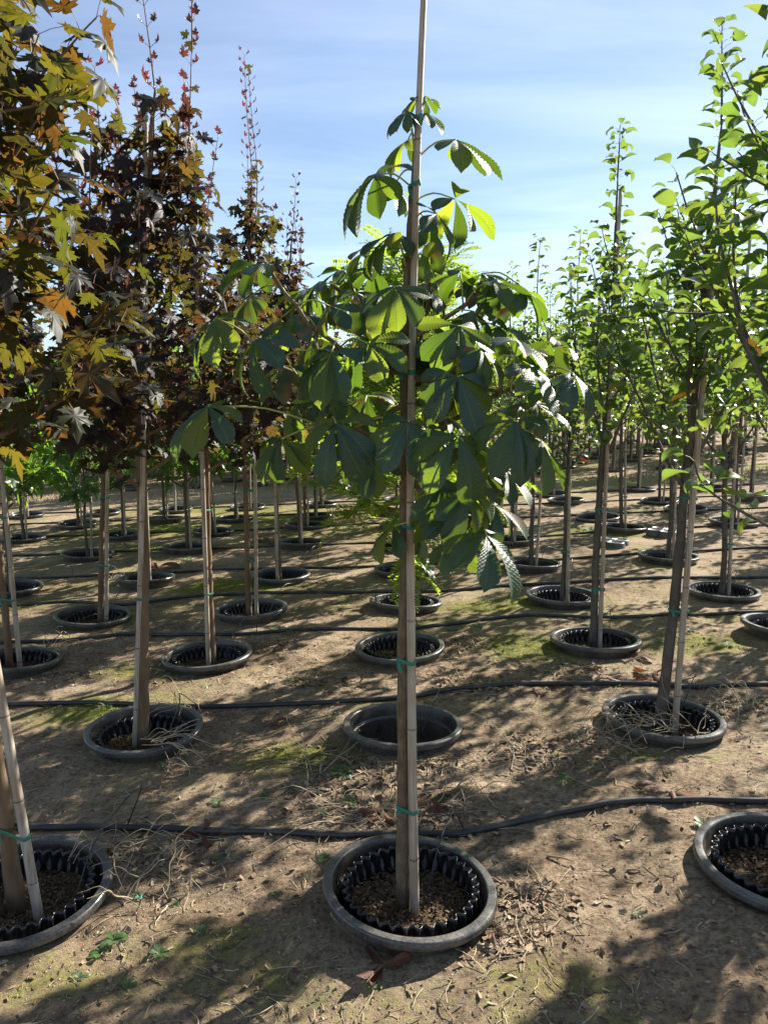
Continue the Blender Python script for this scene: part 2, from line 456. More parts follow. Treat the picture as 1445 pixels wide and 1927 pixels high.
# ------------------------------------------------------------------ planting grid
rng0 = np.random.default_rng(5)
COLX = {-6: -7.7, -5: -6.4, -4: -5.05, -3: -3.74, -2: -2.52, -1: -1.25, 0: .04, 1: 1.32, 2: 2.65, 3: 4.02, 4: 5.35, 5: 6.7, 6: 8.0, 7: 9.3}
ROWY = [2.40, 3.68, 4.93, 6.08, 7.36, 8.78, 10.25, 11.65, 13.0]
MEAS = {(-1, 0): (-1.27, 2.41), (0, 0): (.04, 2.36), (1, 0): (1.32, 2.44), (-1, 1): (-1.28, 3.70), (0, 1): (.03, 3.67), (1, 1): (1.32, 3.67),
        (-2, 2): (-2.56, 4.94), (-1, 2): (-1.25, 4.89), (0, 2): (.02, 4.92), (1, 2): (1.31, 4.94), (2, 2): (2.63, 5.06), (-2, 3): (-2.47, 6.03),
        (-1, 3): (-1.18, 6.03), (0, 3): (.07, 6.12), (1, 3): (1.34, 6.11), (2, 3): (2.64, 6.14), (-3, 4): (-3.73, 7.19), (-2, 4): (-2.48, 7.38),
        (-1, 4): (-1.13, 7.34), (0, 4): (.07, 7.37), (2, 4): (2.68, 7.53), (-3, 5): (-3.66, 8.88), (-2, 5): (-2.53, 9.10), (-1, 5): (-1.17, 9.13),
        (0, 5): (.05, 8.75), (2, 5): (2.76, 9.39), (3, 5): (4.15, 9.47), (-4, 6): (-5.18, 10.43), (-3, 6): (-3.76, 10.33), (-2, 6): (-2.53, 10.35),
        (-1, 6): (-1.29, 10.65), (3, 6): (4.04, 10.76), (-4, 7): (-4.9, 11.6), (-3, 7): (-3.63, 11.8), (2, 7): (2.67, 12.15), (3, 8): (4.19, 13.4)}
SPOTS = {}
for r, Y in enumerate(ROWY):
    for c, X in COLX.items():
        if abs(X) > 1.9 + Y * .52: continue
        if X < -(1.2 + Y * .52) : continue
        x, y = MEAS.get((c, r), (X + rng0.uniform(-.05, .05), Y + rng0.uniform(-.06, .06) + .03 * c * (c > 1)))
        SPOTS[(c, r)] = (x, y)
RIMH = 0.072

# ------------------------------------------------------------------ ground
def axis(parts):
    out = []
    for a, b, s in parts: out += list(np.arange(a, b, s))
    return np.array(out)
xs = axis([(-90, -20, 5), (-20, -9, .6), (-9, -3.2, .07), (-3.2, 3.2, .022), (3.2, 9, .07), (9, 20, .6), (20, 91, 5)])
ys = axis([(-30, -2, 4), (-2, 1.2, .2), (1.2, 5.2, .022), (5.2, 8, .035), (8, 14.5, .07), (14.5, 30, .4), (30, 200, 6)])
GX, GY = np.meshgrid(xs, ys)
spx = np.gradient(xs); spy = np.gradient(ys)
near = np.clip((15 - GY) / 4, 0, 1) * np.clip((9.5 - abs(GX)) / 2, 0, 1)
Z = gz(GX)
Z = Z + near * (.016 * vnoise(GX * 1.7, GY * 1.7, 1) + .009 * vnoise(GX * 4.1, GY * 4.1, 2))
fine = near * np.clip((8 - GY) / 3, .15, 1) * np.clip((5 - abs(GX)) / 2, .15, 1)
crumb = np.clip(vnoise(GX * 1.3, GY * 1.3, 11) + .35, .15, 1)
Z = Z + fine * (.0075 * vnoise(GX * 9, GY * 9, 3) + crumb * (.0065 * vnoise(GX * 20, GY * 20, 4) + .0070 * np.abs(vnoise(GX * 36, GY * 36, 5)) + .010 * np.clip(vnoise(GX * 27, GY * 27, 6) - .25, 0, 1)))
px_, py_ = GX.copy(), GY.copy()
keep_in = np.zeros(GX.shape, bool)
SPX, SPY = np.meshgrid(spx, spy)
loc = np.maximum(SPX, SPY) * .75
for (c, r), (x, y) in SPOTS.items():
    dx, dy = GX - x, GY - y
    sel = (abs(dx) < .6) & (abs(dy) < .6)
    d = np.hypot(dx, dy)
    # ground meets the pot at about its own level, a little heaped
    w = np.clip(1 - (d - .27) / .22, 0, 1) * sel
    Z = Z * (1 - .6 * w) + (gz(x) + .006) * .6 * w
    RG = .264
    sn = sel & (d < RG + loc)
    k = RG / np.maximum(d, 1e-6)
    px_ = np.where(sn, x + dx * k, px_); py_ = np.where(sn, y + dy * k, py_)
    keep_in |= sn
    Z = np.where(sn, gz(x) + .004, Z)
n_, m_ = GX.shape
i, j = np.meshgrid(np.arange(n_ - 1), np.arange(m_ - 1), indexing='ij')
Q = np.stack([i * m_ + j, i * m_ + j + 1, (i + 1) * m_ + j + 1, (i + 1) * m_ + j], -1).reshape(-1, 4)
Q = Q[~keep_in.ravel()[Q].all(1)]
# moss: where it grows in the field (patches in the damp strips)
mossv = .26 * vnoise(GX * .8, GY * .8, 21) + .24 * vnoise(GX * 2.3, GY * 2.3, 22) - .07
for (ux, uy, sx, sy, a) in [(960, 1138, .62, .20, .95), (820, 1175, .5, .2, .35), (960, 1215, .45, .30, .62), (1120, 1000, .9, .5, .5), (250, 1000, 1.2, .45, .85),
                            (430, 1105, .55, .22, .75), (280, 1030, .8, .4, .5), (160, 1345, .45, .22, .60), (230, 1265, .5, .16, .55), (600, 1420, .3, .15, .35),
                            (1330, 1215, .45, .22, .62), (480, 1440, .5, .2, .42), (1240, 1425, .45, .10, .5), (230, 1830, .35, .12, .35), (60, 1880, .3, .12, .35),
                            (560, 1860, .35, .15, .38), (1000, 1840, .30, .12, .32), (400, 1740, .3, .15, .3), (520, 980, 1.2, .7, .5), (870, 930, 1.5, 1.2, .5),
                            (20, 1140, .5, .3, .5), (700, 1330, .3, .12, .3), (1380, 1160, .5, .15, .4), (1250, 900, 2, 1.2, .5), (400, 960, 2, 1, .45)]:
    p = on_ground(ux, uy)
    mossv = mossv + (1.45 if p[1] > 4 else 1.0) * a * np.exp(-((GX - p[0]) / sx) ** 2 - ((GY - p[1]) / sy) ** 2)
mossv = mossv + .35 * np.exp(-((GY - 17.5) / 2.0) ** 2) * (vnoise(GX * .5, GY * .9, 30) > 0)
dry = np.exp(-((GY - 15.6) / .9) ** 2) * .9 + np.clip(vnoise(GX * .7, GY * .7, 41), 0, 1) * .35
V = np.stack([px_, py_, Z], -1).reshape(-1, 3)
gme = fast_mesh("ground", V, Q, M['ground'], extra={'moss': mossv.ravel(), 'dry': np.clip(dry, 0, 1).ravel()})
ground = tag(link("ground", gme), kind="structure")
ground["label"] = "bare brown nursery soil with moss patches and dappled shade"
_gx, _gy, _gzv = xs, ys, Z
def gh(x, y):
    """height of the ground as built"""
    a = np.clip(np.searchsorted(_gx, x) - 1, 0, len(_gx) - 2); b = np.clip(np.searchsorted(_gy, y) - 1, 0, len(_gy) - 2)
    u = (x - _gx[a]) / (_gx[a + 1] - _gx[a]); v = (y - _gy[b]) / (_gy[b + 1] - _gy[b])
    return (Z[b, a] * (1 - u) + Z[b, a + 1] * u) * (1 - v) + (Z[b + 1, a] * (1 - u) + Z[b + 1, a + 1] * u) * v
SP = np.array(list(SPOTS.values()))
def clear_of_pots(x, y, r=.30):
    return np.hypot(SP[:, 0] - x, SP[:, 1] - y).min() > r

# ------------------------------------------------------------------ pots
def pot_meshes(seg):
    b = MB(); b.lathe([(.256, -.10), (.264, .0), (.270, .047)], seg)
    b.lathe([(.2615, .066), (.255, .045), (.252, .012)], seg); b.lathe([(.252, .012), (.247, .002), (.243, .000)], seg)
    b.lathe([(.243, .000), (.228, -.36), (.215, -.40), (.001, -.40)], seg)
    body = b.mesh("pot_wall", M['socket'])
    b = MB(); b.lathe([(.268, .046), (.2935, .0445)], seg); b.lathe([(.2935, .0445), (.2955, .047), (.2945, .064)], seg)
    b.lathe([(.2945, .064), (.2925, .0685), (.2895, .0705)], seg); b.lathe([(.2895, .0705), (.278, .0720), (.266, .0705)], seg)
    b.lathe([(.266, .0705), (.2625, .068), (.2605, .058)], seg)
    rim = b.mesh("pot_rim", M['rim'])
    return body, rim
POT_HI = pot_meshes(96); POT_LO = pot_meshes(36)
def grow_mesh(lobes, per, rows):
    nz = rows * 4
    zz = np.linspace(-.112, .058, nz + 1)
    prof_in = [(.216, z) for z in zz]; prof_out = [(.2195, z) for z in zz[::-1]]
    prof = prof_in + prof_out
    def mod(P, a):
        t = (P[:, 1] + .112) / .17
        row = np.floor(t * rows - 1e-6)
        amp = np.abs(np.sin(math.pi * t * rows)) * .0135 + np.where(t > .985, .010, 0)
        ph = np.where(row % 2 == 0, 0, math.pi)
        c = np.cos(lobes * a[None, :] + ph[:, None] * (t[:, None] < .985))
        c = np.sign(c) * np.abs(c) ** .7
        return amp[:, None] * c - (1 - t[:, None]) * .012
    b = MB(); b.lathe(prof, lobes * per, mod)
    return b.mesh("ribbed_wall", M['grow'])
GROW_HI = grow_mesh(34, 8, 3); GROW_LO = grow_mesh(34, 4, 2)
def soil_mesh(seed, chips):
    rg = np.random.default_rng(seed)
    rr = np.linspace(0.001, .209, 16); a = np.linspace(0, 2 * math.pi, 48, endpoint=False)
    R_, A_ = np.meshgrid(rr, a, indexing='ij')
    x, y = R_ * np.cos(A_), R_ * np.sin(A_)
    z = -.024 + .008 * vnoise(x * 14 + seed * 9, y * 14, 7) + .005 * vnoise(x * 40 + seed, y * 40, 8) + .022 * (R_ / .214) ** 3 * (vnoise(x * 8, y * 8 + seed, 9) * .5)
    G = np.stack([x, y, z], -1); G = np.concatenate([G, G[:, :1]], 1)
    b = MB(); b.grid(G)
    soil = b.mesh("soil", M['pot_soil'])
    if not chips: return soil, None
    b = MB()
    for _ in range(chips):
        r = .205 * math.sqrt(rg.uniform()); t = rg.uniform(0, 6.3)
        x, y = r * math.cos(t), r * math.sin(t)
        l, w = rg.uniform(.003, .010), rg.uniform(.002, .0045)
        Rm = frame(rg.normal(size=3) * [1, 1, .35], rg.normal(size=3) * [.5, .5, .2] + [0, 0, 1])
        q = np.array([[-w, -l, 0], [w, -l * .8, .001], [w * .8, l, 0], [-w, l * .9, .001]]) @ Rm.T + [x, y, -.019 + rg.uniform(-.002, .006)]
        b.add(q, [[0, 1, 2, 3]], rg.uniform())
    return soil, b.mesh("bark_chips", M['bark_chip'], False)
SOILS = [soil_mesh(s, 1500) for s in range(3)]
SOIL_LO = soil_mesh(9, 0)

# ------------------------------------------------------------------ leaf shapes
def chestnut_leaflet(seed):
    rg = np.random.default_rng(seed)
    ns, half = 46, 4
    t = np.linspace(0, 1, ns)
    w = np.interp(t, [0, .08, .2, .35, .5, .62, .72, .80, .87, .93, .97, 1], [.05, .13, .34, .60, .84, .97, 1, .92, .66, .33, .13, 0]) * .215
    saw = 1 - .07 * ((t * 17) % 1) * (t > .15)
    us = np.linspace(-1, 1, 2 * half + 1)
    T, U = np.meshgrid(t, us, indexing='ij')
    Wd = (w * saw)[:, None]
    pleat = np.abs(((T * 15 - np.abs(U) * 15 * .19) % 1) - .5) * 2
    fold = rg.uniform(.10, .38)
    x = U * Wd * (1 - .08 * fold)
    z = np.abs(U) * Wd * fold + .0085 * (pleat - .5) * 2.2 * np.clip(np.abs(U) * 2, 0, 1) * np.clip(w[:, None] / .12, 0, 1)
    z = z + .012 * np.sin(T * rg.uniform(4, 7) + rg.uniform(0, 6)) * U + rg.uniform(-.10, .10) * U * U * Wd
    arc = rg.uniform(.35, 1.25); side = rg.uniform(-.12, .12)
    ang = arc * T ** 1.4
    yy = np.cumsum(np.cos(arc * t ** 1.4)) / ns; zz = -np.cumsum(np.sin(arc * t ** 1.4)) / ns
    Yc = yy[:, None] + z * np.sin(ang); Zc = zz[:, None] + z * np.cos(ang)
    Xc = x + side * T ** 2
    V = np.stack([Xc, Yc, Zc], -1).reshape(-1, 3)
    m = 2 * half + 1
    i, j = np.meshgrid(np.arange(ns - 1), np.arange(m - 1), indexing='ij')
    Qd = np.stack([i * m + j, i * m + j + 1, (i + 1) * m + j + 1, (i + 1) * m + j], -1).reshape(-1, 4)
    uv = np.stack([U * .5 + .5, T], -1).reshape(-1, 2)
    return V, Qd, uv
def palmate(half, centre, seed, droop, cup, crinkle):
    rg = np.random.default_rng(seed)
    h = np.array(half, float)
    left = h[::-1] * [-1, 1]
    ring = np.concatenate([h, left[1:-1]])
    V2 = np.concatenate([[centre], ring])
    V2 = V2 + rg.normal(size=V2.shape) * .012
    n = len(ring)
    mid = (V2[1:] * .5 + V2[:1] * .5)
    allv = np.concatenate([V2, mid])
    T = []
    for k in range(n):
        k2 = (k + 1) % n
        T += [[0, 1 + n + k, 1 + n + k2], [1 + n + k, 1 + k, 1 + k2], [1 + n + k, 1 + k2, 1 + n + k2]]
    x, y = allv[:, 0], allv[:, 1]
    r2 = x * x + (y - .3) ** 2
    z = -droop * np.clip(y, 0, 2) ** 2 + cup * r2 + crinkle * rg.normal(size=len(allv)) + rg.uniform(-.2, .2) * x - rg.uniform(.0, .25) * np.abs(x)
    return np.stack([x, y, z], -1), np.array(T), np.stack([x + .5, y], -1)
MAPLE_HALF = [(0, 0), (.16, -.08), (.30, -.13), (.28, -.03), (.50, -.02), (.36, .09), (.33, .17), (.52, .19), (.48, .28), (.68, .40), (.49, .42), (.45, .52),
              (.31, .43), (.19, .45), (.20, .58), (.31, .71), (.18, .70), (.12, .80), (0, 1)]
GUM_HALF = [(0, 0), (.14, -.03), (.42, -.16), (.30, .06), (.22, .16), (.40, .28), (.62, .46), (.40, .40), (.18, .40), (.20, .62), (.12, .84), (0, 1.02)]
def blade(seed, ns, half, wprof, W, arc, fold):
    rg = np.random.default_rng(seed)
    t = np.linspace(0, 1, ns)
    w = np.interp(t, *wprof) * W
    us = np.linspace(-1, 1, 2 * half + 1)
    T, U = np.meshgrid(t, us, indexing='ij')
    x = U * w[:, None]; z = np.abs(U) * w[:, None] * fold + .03 * np.sin(T * 9 + rg.uniform(0, 6)) * U
    a = arc * t ** 1.2
    yy = np.cumsum(np.cos(a)) / ns; zz = -np.cumsum(np.sin(a)) / ns
    Yc = yy[:, None] + z * np.sin(a)[:, None]; Zc = zz[:, None] + z * np.cos(a)[:, None]
    V = np.stack([x + rg.uniform(-.1, .1) * T ** 2, Yc, Zc], -1).reshape(-1, 3)
    m = 2 * half + 1
    i, j = np.meshgrid(np.arange(ns - 1), np.arange(m - 1), indexing='ij')
    Qd = np.stack([i * m + j, i * m + j + 1, (i + 1) * m + j + 1, (i + 1) * m + j], -1).reshape(-1, 4)
    return V, Qd, np.stack([U * .5 + .5, T], -1).reshape(-1, 2)
def locust_leaf(seed):
    rg = np.random.default_rng(seed)
    Vs, Qs, n = [], [], 0
    arc = rg.uniform(.2, .8)
    for k in range(11):
        t = .12 + .085 * k
        c = np.array([0, math.sin(arc * t) / arc, -(1 - math.cos(arc * t)) / arc])
        for s in (-1, 1):
            L_ = .23 * (1 - .45 * abs(t - .45)) ; w = .052
            d = unit([s, .35, rg.uniform(-.35, .15)]); e = np.cross([0, 0, 1], d)
            q = np.array([c, c + d * L_ * .5 + e * w, c + d * L_, c + d * L_ * .5 - e * w])
            Vs.append(q); Qs.append([n, n + 1, n + 2, n + 3]); n += 4
    c = [np.array([0, math.sin(arc * t) / arc, -(1 - math.cos(arc * t)) / arc]) for t in (0, .5, 1)]
    for a, b in ((0, 1), (1, 2)):
        Vs.append(np.array([c[a] - [.008, 0, 0], c[a] + [.008, 0, 0], c[b] + [.006, 0, 0], c[b] - [.006, 0, 0]])); Qs.append([n, n + 1, n + 2, n + 3]); n += 4
    V = np.concatenate(Vs)
    return V, np.array(Qs), V[:, :2] + .5
OV = ([0, .08, .22, .4, .6, .78, .9, 1], [.05, .5, .92, 1, .86, .52, .22, 0])
PROTO = {
    'chestnut_leaf': [chestnut_leaflet(s) for s in range(7)],
    'maple_leaf': [palmate(MAPLE_HALF, (0, .22), s, d, c, .02) for s, (d, c) in enumerate([(.15, .1), (.4, 0), (.65, -.1), (.25, .35), (.8, .1)])],
    'maple_olive': [palmate(MAPLE_HALF, (0, .22), 70 + s, d, c, .02) for s, (d, c) in enumerate([(.15, .1), (.45, 0), (.7, -.1), (.25, .35), (.85, .1)])],
    'maple_young': [palmate(MAPLE_HALF, (0, .22), 20 + s, -.1, c, .03) for s, c in enumerate([1.1, .8, .4])],
    'pear_leaf': [blade(30 + s, 9, 2, OV, .31, a, f) for s, (a, f) in enumerate([(.5, .45), (1.0, .35), (1.5, .5), (.9, .75), (1.9, .3), (.2, .6)])],
    'locust_leaf': [locust_leaf(40 + s) for s in range(4)],
    'sweetgum_leaf': [palmate(GUM_HALF, (0, .2), 50 + s, d, 0, .02) for s, d in enumerate([.2, .6, 1.0])],
}
PMESH = {k: [fast_mesh('leaf', *p[:2], M[k], uv=p[2], rnd=np.zeros(len(p[0]))) for p in v] for k, v in PROTO.items()}

def crown_mesh(name, kind, leaves, seed=0):
    """one mesh from a list of (variant, rotation, size, position)"""
    rg = np.random.default_rng(seed)
    Vs, Fs, rs, n = [], [], [], 0
    for k, (V0, F0, _) in enumerate(PROTO[kind]):
        L_ = [l for l in leaves if l[0] == k]
        if not L_: continue
        R_ = np.array([l[1] for l in L_]); S_ = np.array([l[2] for l in L_]); P_ = np.array([l[3] for l in L_])
        V = np.einsum('nij,vj->nvi', R_ * S_[:, None, None], V0) + P_[:, None, :]
        m = len(L_)
        Fs.append((F0[None] + (np.arange(m) * len(V0))[:, None, None]).reshape(-1, F0.shape[1]) + n)
        Vs.append(V.reshape(-1, 3)); n += m * len(V0)
        rs.append(np.repeat(rg.uniform(0, 1, m), len(V0)))
    return fast_mesh(name, np.concatenate(Vs), np.concatenate(Fs), M[kind], rnd=np.concatenate(rs))
def leaf_object(kind, leaf, parent, name='leaf'):
    v, R_, s, p = leaf
    o = link(name, PMESH[kind][v], parent)
    m = np.eye(4); m[:3, :3] = R_ * s; m[:3, 3] = p
    o.matrix_local = Matrix(m.tolist())
    return o
def put_leaves(root, base, kind, leaves, n_single, seed=0, name='foliage'):
    """the leaves that show largest become objects, the rest one mass"""
    base = np.asarray(base)
    def key(l):
        x, y, z = to_px(base + l[3])
        ok = -30 < x < 1475 and -30 < y < 1960
        return (0 if ok else 5) + z
    order = sorted(leaves, key=key)
    inview = [l for l in order if key(l) < 5 + 0 or key(l) - 5 < -1]
    single = order[:min(n_single, len(order))]
    for l in single: leaf_object(kind, l, root)
    rest = order[len(single):]
    if rest:
        o = link(name, crown_mesh(name, kind, rest, seed), root)
        tag(o, kind="stuff")

# ------------------------------------------------------------------ tree growth
def grow(rg, p, d, length, step=.06, up=.25, wob=.12):
    p = np.array(p, float); d = unit(d); pts = [p.copy()]
    n = max(2, int(length / step))
    for _ in range(n):
        d = unit(d + np.array([0, 0, up * step / .3]) + rg.normal(size=3) * wob * .5)
        p = p + d * (length / n); pts.append(p.copy())
    return np.array(pts)
def along(pts, z):
    zz = pts[:, 2]
    return np.array([np.interp(z, zz, pts[:, k]) for k in range(3)])
class Plan:
    def __init__(s): s.trunk = None; s.branches = []; s.petioles = []; s.leaves = {}
    def leaf(s, kind, v, R_, size, p): s.leaves.setdefault(kind, []).append((v, R_, size, p))
def default_trunk(rg, H, lean=.05):
    z = np.linspace(0, H, 14)
    lx, ly = rg.uniform(-lean, lean, 2)
    x = lx * (z / H) + .012 * np.cumsum(rg.normal(size=14)) * .5; y = ly * (z / H) + .012 * np.cumsum(rg.normal(size=14)) * .5
    return np.stack([x - x[0], y - y[0], z], -1)
def plan_maple(seed, H=3.0, z0=1.25, R=.55, n_br=17, size=.15, spires=2, trunk=None, kind='maple_leaf', young='maple_young', step=.065, spire_len=.5, taper=.62):
    rg = np.random.default_rng(seed); P = Plan()
    tr = default_trunk(rg, H) if trunk is None else trunk
    P.trunk = tr; H = tr[-1, 2]
    def dress(pts, t0, sz, yng=0.0, stp=None):
        L_ = np.linalg.norm(np.diff(pts, axis=0), axis=1).sum()
        n = max(2, int(L_ * (1 - t0) / (stp or step))); flip = rg.uniform(0, 3.1)
        for k in range(n + 1):
            t = t0 + (1 - t0) * k / n
            f = t * (len(pts) - 1); i = min(int(f), len(pts) - 2); u = f - i
            c = pts[i] * (1 - u) + pts[i + 1] * u
            tg = unit(pts[i + 1] - pts[i])
            a = np.cross(tg, [0, 0, 1.0])
            if np.linalg.norm(a) < .2: a = np.array([math.cos(flip), math.sin(flip), 0])
            a = unit(a); b = np.cross(tg, a)
            flip += 1.57
            for s in (0, math.pi):
                ang = flip + s
                side = a * math.cos(ang) + b * math.sin(ang)
                isy = rg.uniform() < yng
                pl = rg.uniform(.05, .10) * sz / .15 * (1.5 if isy else 1)
                pd = unit(side + tg * .5 + np.array([0, 0, .25]))
                e = c + pd * pl
                bd = unit(pd * [1, 1, .2] + np.array([0, 0, rg.uniform(-.75, .12)]) + rg.normal(size=3) * .25)
                nn = np.array([0, 0, 1.0]) + rg.normal(size=3) * .38
                if isy:
                    bd = unit(pd + np.array([0, 0, .55])); nn = -side * .9 + np.array([0, 0, .6])
                P.petioles.append((c, e))
                s_ = sz * rg.uniform(.65, 1.12) * (rg.uniform(.6, .95) if isy else 1)
                kd = young if isy else kind
                P.leaf(kd, rg.integers(len(PROTO[kd])), frame(bd, nn), s_, e)
    az = rg.uniform(0, 6)
    for k in range(n_br):
        s = k / (n_br - 1)
        z = z0 + (H * .86 - z0) * s
        az += 2.4 + rg.uniform(-.4, .4)
        L_ = R * (1.12 - taper * s ** 1.5) * rg.uniform(.75, 1.15)
        el = rad(22 + 38 * s + rg.uniform(-8, 8))
        d = np.array([math.cos(az) * math.cos(el), math.sin(az) * math.cos(el), math.sin(el)])
        pts = grow(rg, along(tr, z), d, L_ * 1.15, up=.28)
        r0 = .011 * (1 - .5 * s)
        P.branches.append((pts, np.linspace(r0, .0025, len(pts))))
        dress(pts, .22, size)
        for q in range(2 if s < .6 else 1):
            i = int(len(pts) * rg.uniform(.35, .7))
            d2 = unit(pts[i] - pts[i - 1] + np.cross(d, [0, 0, 1]) * rg.choice([-1, 1]) * .8 + np.array([0, 0, .2]))
            p2 = grow(rg, pts[i], d2, L_ * .5, up=.2)
            P.branches.append((p2, np.linspace(.005, .002, len(p2))))
            dress(p2, .25, size * .95)
    top = tr[int(len(tr) * .8):]
    dress(top, 0.0, size * .8, .25)
    for k in range(spires):
        b = P.branches[rg.integers(max(0, int(len(P.branches) * .45)), len(P.branches))][0] if k else tr
        pts = grow(rg, b[-1] - [0, 0, .02], (rg.uniform(-.15, .15), rg.uniform(-.15, .15), 1), spire_len * rg.uniform(.75, 1.2), up=.3, wob=.05)
        P.branches.append((pts, np.linspace(.004, .0016, len(pts))))
        dress(pts, .05, size * .55, .85, .075)
    return P
def plan_pear(seed, H=3.0, z0=1.0, n_br=11, size=.12, trunk=None, spread=.42, step=.036, dens=1.0, spire=.5):
    rg = np.random.default_rng(seed); P = Plan()
    tr = default_trunk(rg, H) if trunk is None else trunk
    P.trunk = tr; H = tr[-1, 2]
    def dress(pts, t0, sz):
        L_ = np.linalg.norm(np.diff(pts, axis=0), axis=1).sum()
        n = max(3, int(L_ * (1 - t0) / step * dens)); ang = rg.uniform(0, 6)
        for k in range(n + 1):
            t = t0 + (1 - t0) * k / n
            f = t * (len(pts) - 1); i = min(int(f), len(pts) - 2); u = f - i
            c = pts[i] * (1 - u) + pts[i + 1] * u
            ang += 2.4 + rg.uniform(-.3, .3)
            out = np.array([math.cos(ang), math.sin(ang), rg.uniform(.05, .75)])
            pl = rg.uniform(.02, .045)
            e = c + unit(out + [0, 0, .3]) * pl
            bd = unit(out + rg.normal(size=3) * .22 + [0, 0, rg.uniform(-.25, .35)])
            P.petioles.append((c, e))
            P.leaf('pear_leaf', rg.integers(6), frame(bd, np.array([0, 0, 1.0]) + rg.normal(size=3) * .35), sz * rg.uniform(.6, 1.12) * (1 - .35 * max(0, t - .85) / .15), e)
    az = rg.uniform(0, 6)
    for k in range(n_br):
        s = k / (n_br - 1)
        z = z0 + (H * .80 - z0) * s
        az += 2.4 + rg.uniform(-.4, .4)
        L_ = (H - z) * rg.uniform(.55, .8) * (1 - .25 * s)
        el = rad(55 + 14 * s + rg.uniform(-10, 8))
        d = np.array([math.cos(az) * math.cos(el), math.sin(az) * math.cos(el), math.sin(el)])
        pts = grow(rg, along(tr, z), d, L_, up=.22, wob=.08)
        P.branches.append((pts, np.linspace(.0105 * (1 - .5 * s), .0022, len(pts))))
        dress(pts, .16, size)
        for q in range(2 if L_ > .6 else 1):
            i = int(len(pts) * rg.uniform(.2, .6)); i = max(1, i)
            d2 = unit(d + rg.normal(size=3) * .45 + [0, 0, .1])
            p2 = grow(rg, pts[i], d2, L_ * rg.uniform(.3, .5), up=.25, wob=.1)
            P.branches.append((p2, np.linspace(.0045, .0018, len(p2))))
            dress(p2, .12, size * .95)
    dress(tr[int(len(tr) * .45):], 0, size)
    if spire:
        pts = grow(rg, tr[-1] - [0, 0, .01], (rg.uniform(-.08, .08), 0, 1), spire, up=.3, wob=.04)
        P.branches.append((pts, np.linspace(.006, .002, len(pts)))); dress(pts, 0, size * .9); dress(pts, 0, size * .8)
    return P
def plan_locust(seed, H=2.6, z0=1.1, n_br=18, size=.17, R=.6, trunk=None):
    rg = np.random.default_rng(seed); P = Plan()
    tr = default_trunk(rg, H) if trunk is None else trunk
    P.trunk = tr; H = tr[-1, 2]; az = rg.uniform(0, 6)
    def dress(pts, t0):
        n = max(3, int(len(pts) * 1.2)); ang = 0
        for k in range(n + 1):
            t = t0 + (1 - t0) * k / n
            f = t * (len(pts) - 1); i = min(int(f), len(pts) - 2); u = f - i
            c = pts[i] * (1 - u) + pts[i + 1] * u
            for q in range(2):
                ang += 2.4
                out = np.array([math.cos(ang), math.sin(ang), rg.uniform(-.5, .5)]) + unit(pts[i + 1] - pts[i]) * .6
                P.leaf('locust_leaf', rg.integers(4), frame(out, np.array([0, 0, 1.0]) + rg.normal(size=3) * .4), size * rg.uniform(.7, 1.2), c)
    for k in range(n_br):
        s = k / (n_br - 1); z = z0 + (H * .9 - z0) * s; az += 2.4 + rg.uniform(-.4, .4)
        L_ = R * (1.15 - .6 * s) * rg.uniform(.7, 1.15); el = rad(15 + 35 * s + rg.uniform(-10, 10))
        d = np.array([math.cos(az) * math.cos(el), math.sin(az) * math.cos(el), math.sin(el)])
        pts = grow(rg, along(tr, z), d, L_, up=.05, wob=.15)
        P.branches.append((pts, np.linspace(.008 * (1 - .4 * s), .002, len(pts)))); dress(pts, .15)
        p2 = grow(rg, pts[len(pts) // 2], d + rg.normal(size=3) * .6, L_ * .6, up=0, wob=.15)
        P.branches.append((p2, np.linspace(.004, .0015, len(p2)))); dress(p2, .2)
    dress(tr[int(len(tr) * .55):], 0)
    return P

def trunk_mesh(tr, r0, r1, bark, flare=.006, branches=None, seg=10, seed=0):
    rg = np.random.default_rng(seed)
    b = MB()
    pts = spline(tr, 40)
    t = np.linspace(0, 1, 40)
    rr = r0 * (1 - t) ** .75 + r1 * t + flare * np.exp(-t * 40)
    rr = rr * (1 + .05 * rg.normal(size=40))
    pts = pts + np.concatenate([np.zeros((1, 3)), rg.normal(size=(39, 3)) * [.0015, .0015, 0]])
    pts[0, 2] -= .03
    b.tube(pts, rr, seg)
    if branches:
        for p, r in branches: b.tube(p, r, 5, cap=False)
    return b.mesh("trunk", bark)

